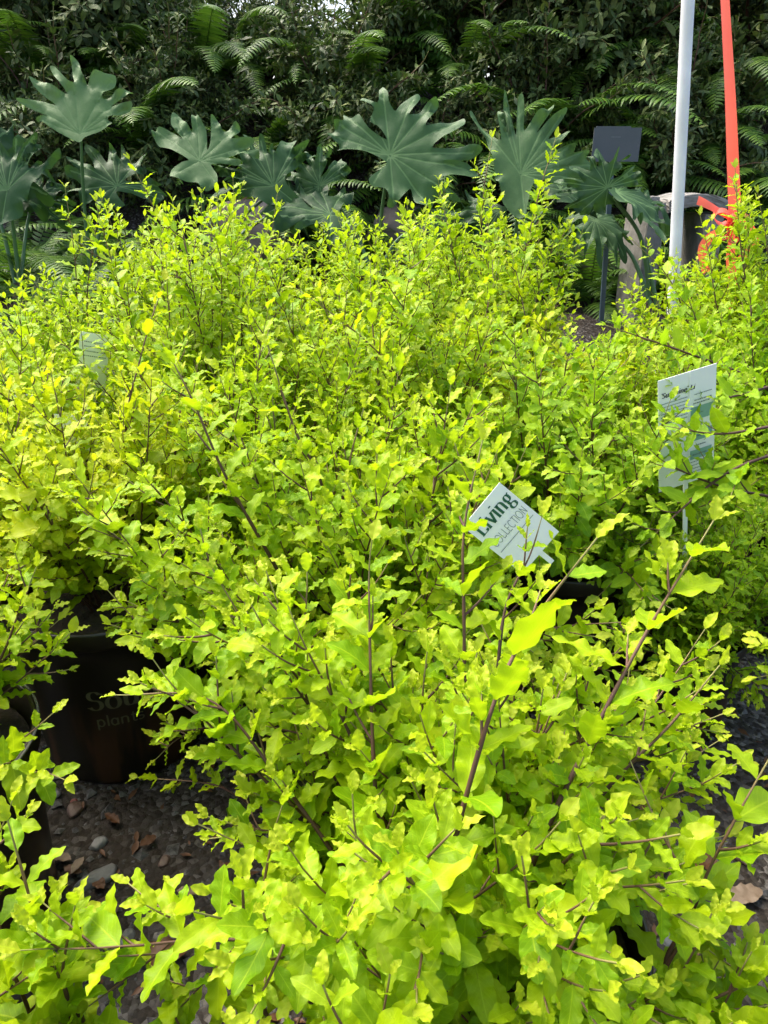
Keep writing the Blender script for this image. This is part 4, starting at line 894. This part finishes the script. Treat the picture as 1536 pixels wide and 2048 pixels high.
# ---------------------------------------------------------------- ferns
def frond(rg, L=0.75, npair=34, arch=1.1, wide=0.085, rise=1.0):
    n = 30; a = np.linspace(rise, rise-arch-0.6, n); ds = L/(n-1)
    P = np.zeros((n, 3)); P[1:, 1] = np.cumsum(np.cos(a[:-1])*ds); P[1:, 2] = np.cumsum(np.sin(a[:-1])*ds)
    P[:, 0] = rg.uniform(-0.06, 0.06)*np.linspace(0, 1, n)**2
    V1, Q1 = tubes(P[None], np.linspace(0.003, 0.0008, n)[None], 4)
    Vs, Fs, As = [V1], [Q1], [np.column_stack([np.full(len(V1), 0.3), np.zeros(len(V1)), np.full(len(V1), 0.5), np.zeros(len(V1))])]; off = len(V1)
    tg = norm(np.gradient(P, axis=0))
    for s in (-1, 1):
        for k in range(npair):
            t = 0.12+0.87*(k+0.5*(s > 0))/npair; f = t*(n-1); i = min(int(f), n-2); p = P[i]*(1-(f-i))+P[i+1]*(f-i); T = tg[i]
            w_ = wide*(math.sin(math.pi*min(1, (t*0.93+0.10)))**0.55)*rg.uniform(0.88, 1.1)
            sd = np.array([s, 0, 0.0]); nn = np.cross(np.array([1.0, 0, 0]), T)
            q = np.linspace(0, 1, 5); fwd_ = 0.25+rg.normal(0, 0.08)
            dr = rg.uniform(0.15, 0.5)
            c = p + sd*(w_*q)[:, None] + T*(w_*fwd_*q**1.6)[:, None] - nn*(w_*dr*q**2)[:, None]
            hw = 0.0075*np.array([0.75, 1.0, 0.95, 0.62, 0.06])*(0.6+0.4*w_/wide)
            V = np.stack([c - T*hw[:, None], c + nn*0.0012, c + T*hw[:, None]], 1).reshape(-1, 3)
            ii, jj = np.meshgrid(np.arange(4), np.arange(2), indexing='ij'); F = np.stack([ii*3+jj, ii*3+jj+1, (ii+1)*3+jj+1, (ii+1)*3+jj], -1).reshape(-1, 4)
            if s < 0: F = F[:, ::-1]
            at4 = np.zeros((15, 4)); at4[:, 0] = rg.uniform(0, 1); at4[:, 1] = 0.6+0.35*(t > 0.9); at4[:, 2] = np.tile([0, 0.5, 1], 5); at4[:, 3] = np.repeat(q, 3)
            Vs.append(V); Fs.append(F+off); As.append(at4); off += 15
    return np.concatenate(Vs), np.concatenate(Fs), np.concatenate(As)
rg = np.random.default_rng(77)
FR = []
for k in range(6):
    V, F, A4 = frond(rg, rg.uniform(0.60, 0.85), 36, rg.uniform(0.7, 1.5), rg.uniform(0.065, 0.095), rg.uniform(0.7, 1.25))
    o = mesh('frond', V, F, M['fern'], None, A4); FR.append(o.data); bpy.data.objects.remove(o)
def fern(x, y, z, seed, label, n=13, s=1.0, azr=None):
    rg = np.random.default_rng(seed); root = empty('fern', (x, y, z), 0, label, 'fern', 'ferns growing up the shaded bank')
    for k in range(n):
        o = bpy.data.objects.new('frond', FR[rg.integers(0, 6)]); col.objects.link(o); o.parent = root
        a = (k/n*2*math.pi + rg.uniform(-0.3, 0.3)) if azr is None else rg.uniform(*azr)
        o.rotation_euler = (rg.uniform(-0.35, 0.35), rg.uniform(-0.3, 0.3), a); sc_ = s*rg.uniform(0.75, 1.15); o.scale = (sc_,)*3
        o.location = (rg.uniform(-.02, .02), rg.uniform(-.02, .02), 0)
    return root
spots = [ # px, py of the crown, Y, scale, words
 (45, 430, 4.3, 1.1, 'fern hanging beside the left edge lobed leaves'), (90, 470, 3.6, 0.9, 'fern low at left with fronds reaching down behind the twin shoots'),
 (60, 150, 5.5, 1.1, 'fern high at the left edge with long bright fronds'), (200, 120, 5.6, 1.0, 'fern above the wide open pale leaf'),
 (300, 230, 5.3, 1.1, 'fern between the two left lobed leaves'), (330, 430, 4.5, 0.9, 'fern under the ruffled lobed leaf'),
 (400, 130, 5.7, 1.0, 'fern high up left of centre above the ruffled leaf'), (510, 250, 5.3, 1.0, 'fern just left of the middle behind the dark lobed leaves'),
 (600, 330, 5.0, 1.1, 'fern with comb like fronds left of the broadest leaf'), (640, 120, 5.7, 1.0, 'fern in the deep shade above the centre'),
 (720, 200, 5.5, 1.0, 'fern right above the left fingers of the broadest leaf'), (860, 190, 5.2, 1.1, 'fern with curled shiny fronds above the broadest leaf'),
 (930, 90, 5.6, 1.0, 'fern near the top right of centre'), (990, 230, 5.0, 0.9, 'fern tucked behind the upright fingered leaf'),
 (1050, 130, 5.2, 1.1, 'fern with one brightly lit frond at right of centre'), (1180, 200, 5.3, 1.1, 'fern above the grey sign plate'),
 (1200, 60, 5.8, 1.0, 'fern at the top between centre and white pole'), (1290, 250, 5.2, 1.0, 'fern left of the white pole behind the drooping leaf'),
 (1200, 450, 4.3, 0.8, 'fern with sunlit fronds hanging round the steel stake'), (1330, 110, 5.6, 1.1, 'fern just left of the white pole near the top'),
 (1420, 200, 5.3, 1.0, 'fern between the white pole and the coral ribbon'), (1500, 80, 5.6, 1.1, 'fern in the upper right corner'),
 (1520, 280, 5.1, 1.1, 'fern right of the coral ribbon at mid height'), (1130, 430, 4.6, 0.9, 'fern low behind the tallest shrub, right side'),
 (480, 60, 6.0, 1.0, 'fern at the top left of centre'), (800, 60, 6.0, 1.0, 'fern at the top centre'), (130, 20, 6.0, 1.0, 'fern in the upper left corner'), (1440, 360, 4.8, 0.9, 'fern behind the coral bow'),
 (230, 330, 4.7, 1.0, 'fern low between the pale fan leaf and the ruffled leaf'), (10, 300, 4.8, 1.1, 'fern behind the leaf cut by the left edge'), (120, 420, 4.5, .9, 'fern below the wide open pale leaf'),
 (560, 150, 5.0, 1.1, 'fern above and left of the broadest leaf'), (690, 300, 4.8, .9, 'fern peeping past the left side of the broadest leaf'), (940, 330, 4.6, .9, 'fern between the broadest and the fingered leaf'),
 (1110, 260, 4.9, 1.0, 'fern just left of the grey sign plate'), (1390, 290, 4.7, .9, 'fern behind the lower white pole'), (1500, 430, 4.4, .9, 'fern low at the right edge behind the back shrub'), (1130, 50, 5.3, 1.1, 'fern at the top between centre and the grey sign'),
]
for k, (px, py, Y, s, lab) in enumerate(spots):
    p = at(px, py, Y); gz = float(terr(p[0], Y))
    fern(p[0], Y, min(gz, p[2]) - 0.01, 100+k, lab, n=16 if s > 0.95 else 12, s=s*1.25)

# ---------------------------------------------------------------- hedge shrubs
def hedge(x, y, seed, label, H=1.7, rad=0.9, nst=17, leaf=0.105):
    rng = np.random.default_rng(seed); z0 = float(terr(x, y))-0.03
    root = empty('hedge_shrub', (x, y, z0), 0, label, 'shrub', 'dark leafy shrubs forming the hedge on the bank')
    for k in range(nst):
        a = k*2.39996; q = (k+0.5)/nst; inc = q*R(62)
        d = np.array([math.cos(a)*math.sin(inc), math.sin(a)*math.sin(inc), math.cos(inc)])
        path = grow((0, 0, 0), d, H*(1-0.35*q)*rng.uniform(0.85, 1.1), rng, 16, up=-0.1, jit=0.5); P2, L2 = resample(path[0], 20)
        make_stem((P2, L2), rng, 'branch', root, 'lance', M['hedge'], leaf, 0.012, twig_len=0.75, twig_n=0.34, node=0.045, second=True, t0=0.15, up=-0.9, keep=0.85, twig_ang=60)
    return root
HS = [hedge(-1.9, 5.9, 201, 'dark hedge shrub at the left end'), hedge(-0.8, 6.0, 202, 'dark hedge shrub above the ruffled lobed leaf'), hedge(1.5, 5.8, 203, 'dark hedge shrub behind the grey sign')]
HS[1].scale = (.62, .62, .62)
hs = [(0, -3.0, 6.1, 1.1, 'dark hedge shrub beyond the left edge', 1.1), (1, 0.25, 5.9, 2.3, 'dark hedge shrub above the broadest lobed leaf', .80), (2, 2.6, 6.0, 4.1, 'dark hedge shrub right of the coral ribbon', 1.1), (0, 0.85, 6.0, 3.3, 'dark hedge shrub above the upright fingered leaf', 1.08),
      (0, 2.0, 6.4, 0.5, 'dark hedge shrub above the white pole', 1.15), (1, -2.4, 6.8, 5.1, 'rear hedge shrub at the left, second row', 1.2), (2, -1.3, 7.0, 1.9, 'rear hedge shrub left of centre, second row', 0.48), (1, 0.3, 7.1, 0.8, 'rear hedge shrub in the centre, second row', 0.66), (2, 1.2, 7.0, 2.6, 'rear hedge shrub right of centre, second row', 1.25), (0, 2.6, 7.2, 4.9, 'rear hedge shrub at the right, second row', 1.3),
      (0, 3.6, 6.6, 2.2, 'dark hedge shrub beyond the right edge', 1.2), (2, -3.6, 7.0, 3.0, 'rear hedge shrub past the left edge', 1.2),
      (1, -0.3, 5.35, 3.6, 'lower hedge shrub in the dark middle of the bank', .62), (0, -1.3, 5.3, 2.0, 'lower hedge shrub between the left lobed leaves', .6), (2, 0.9, 5.3, 5.5, 'lower hedge shrub with drooping sprays right of centre', .66), (1, 1.9, 5.2, 0.7, 'lower hedge shrub behind the concrete bench', .66),
      (2, -2.1, 5.2, 1.2, 'lower hedge shrub at the left end above the cut off lobed leaf', .66), (0, 0.2, 5.1, 0.4, 'lowest hedge shrub right behind the broadest leaf', .5), (1, -2.9, 5.6, 1.0, 'lower hedge shrub just outside the left edge', .8)]
for (k, x, y, rz, lab, s) in hs:
    c = copy_tree(HS[k]); c.location = (x, y, float(terr(x, y))-0.03); c.rotation_euler = (0, 0, rz); c.scale = (s, s, s); c['label'] = lab

# ---------------------------------------------------------------- gravel, stones, litter
rg = np.random.default_rng(9)
n = 9000; X = rg.uniform(-1.3, 1.6, n); Y = rg.uniform(0.35, 2.4, n)**1.0; Z = terr(X, Y)
ico = np.array([[1,0,0],[-1,0,0],[0,1,0],[0,-1,0],[0,0,1],[0,0,-1]], float); tf = np.array([[0,2,4],[2,1,4],[1,3,4],[3,0,4],[2,0,5],[1,2,5],[3,1,5],[0,3,5]])
s = rg.lognormal(math.log(0.0042), 0.55, n); s = np.clip(s, 0.002, 0.014)
V = ico[None]*(s[:, None, None]*np.stack([rg.uniform(0.8, 1.5, n), rg.uniform(0.7, 1.2, n), rg.uniform(0.35, 0.7, n)], 1)[:, None]) + rg.normal(0, 0.12, (n, 6, 3))*s[:, None, None]
a = rg.uniform(0, 6.28, n); ca, sa = np.cos(a)[:, None], np.sin(a)[:, None]
V = np.stack([V[..., 0]*ca - V[..., 1]*sa, V[..., 0]*sa + V[..., 1]*ca, V[..., 2]], -1) + np.stack([X, Y, Z+s*0.15], 1)[:, None]
o = mesh('gravel', V.reshape(-1, 3), (tf[None]+(np.arange(n)*6)[:, None, None]).reshape(-1, 3), M['chip'], None, smooth=False); tag(o, 'dark wet gravel chips scattered between the pots', 'gravel', kind='stuff')
def gpt(px, py):
    d = FW + RT*((px-768)/FPX) + UP*((1024-py)/FPX); p = CAM + d*(-CAM[2]/d[2]); return p
stones = [(190, 1760, .030, 'stoneA', 'flat pale grey stone in the middle of the left gravel patch'), (195, 1690, .018, 'stoneA', 'rounded grey stone left of the litter pile'),
 (150, 1620, .022, 'stoneB', 'brown stone at the foot of the lettered pot'), (100, 1590, .024, 'stoneA', 'grey stone close to the left pot rim'), (215, 1820, .026, 'stoneB', 'dark stone below the flat pale one'),
 (250, 1880, .018, 'stoneA', 'small grey stone near the bottom left shoots'), (147, 1605, .010, 'stoneP', 'small pink pebble by the lettered pot'), (330, 1720, .015, 'stoneB', 'brown pebble right of the litter'),
 (1300, 1290, .020, 'stoneA', 'grey stone before the right hand pot'), (1440, 1400, .015, 'stoneA', 'pale stone in the right gravel gap'), (1330, 1880, .018, 'stoneA', 'grey stone in the lower right gravel'), (1480, 1720, .02, 'stoneB', 'dark stone at the lower right edge')]
for k, (px, py, s_, m_, lab) in enumerate(stones):
    p = gpt(px, py); boulder('stone', p[0], p[1], 0, s_, s_*0.7, s_*0.4, M[m_], lab, 'stone', seed=50+k, group='loose stones on the gravel', sub=3, zoff=float(terr(p[0], p[1]))+s_*0.12)
litter = [(60, 1600, .075, 'dryleaf', 'orange brown dry leaf by the left edge pot'), (145, 1730, .035, 'paleleaf', 'pale dry leaf in the litter left of the flat stone'), (170, 1725, .030, 'paleleaf', 'second pale dry leaf in the litter, just right of the first'),
 (130, 1745, .030, 'dryleaf', 'brown leaf at the left end of the litter'), (210, 1790, .035, 'dryleaf', 'brown leaf lying below the flat grey stone'), (270, 1930, .07, 'dryleaf', 'large brown leaf low in the left gravel'),
 (1440, 1750, .06, 'dryleaf', 'brown leaf beside the lower right stem'), (1450, 1815, .06, 'paleleaf', 'tan leaf below the brown one at lower right'), (280, 1700, .03, 'dryleaf', 'small brown leaf alone on the left gravel'), (240, 1655, .035, 'dryleaf', 'brown leaf near the lettered pot base'),
 (355, 1790, .03, 'paleleaf', 'pale leaf half under the shrub at left'), (1230, 605, .1, 'dryleaf', 'dry leaf by the paving slab')]
for k, (px, py, s_, m_, lab) in enumerate(litter):
    p = gpt(px, py) if py > 1000 else at(px, py, 3.5)
    tv, tf_, _, _ = BANK['near'][k % 18]; o = mesh('fallen_leaf', tv*s_*np.array([1.1, 1, 0.8]), tf_, M[m_]); o.location = (p[0], p[1], float(terr(p[0], p[1]))+0.012)
    o.rotation_euler = (rg.uniform(-.2, .2), rg.uniform(-.2, .2), rg.uniform(0, 6.28)); tag(o, lab, 'leaf', 'fallen leaves on the gravel')
# small trodden leaf litter nobody could count
n = 1600; X = rg.uniform(-1.2, 1.5, n); Y = rg.uniform(0.4, 2.2, n); Z = terr(X, Y)+0.006
V, F, A4 = leaves(np.stack([X, Y, Z], 1), np.stack([rg.normal(size=n), rg.normal(size=n), rg.normal(0, .12, n)], 1), np.stack([rg.normal(0, .25, n), rg.normal(0, .25, n), np.ones(n)], 1), rg.uniform(0.010, 0.028, n), np.zeros(n), rg, 'lance')
tag(mesh('leaf_litter', V, F, M['dryleaf'], None, A4), 'small brown leaf litter strewn over the gravel', 'litter', kind='stuff')
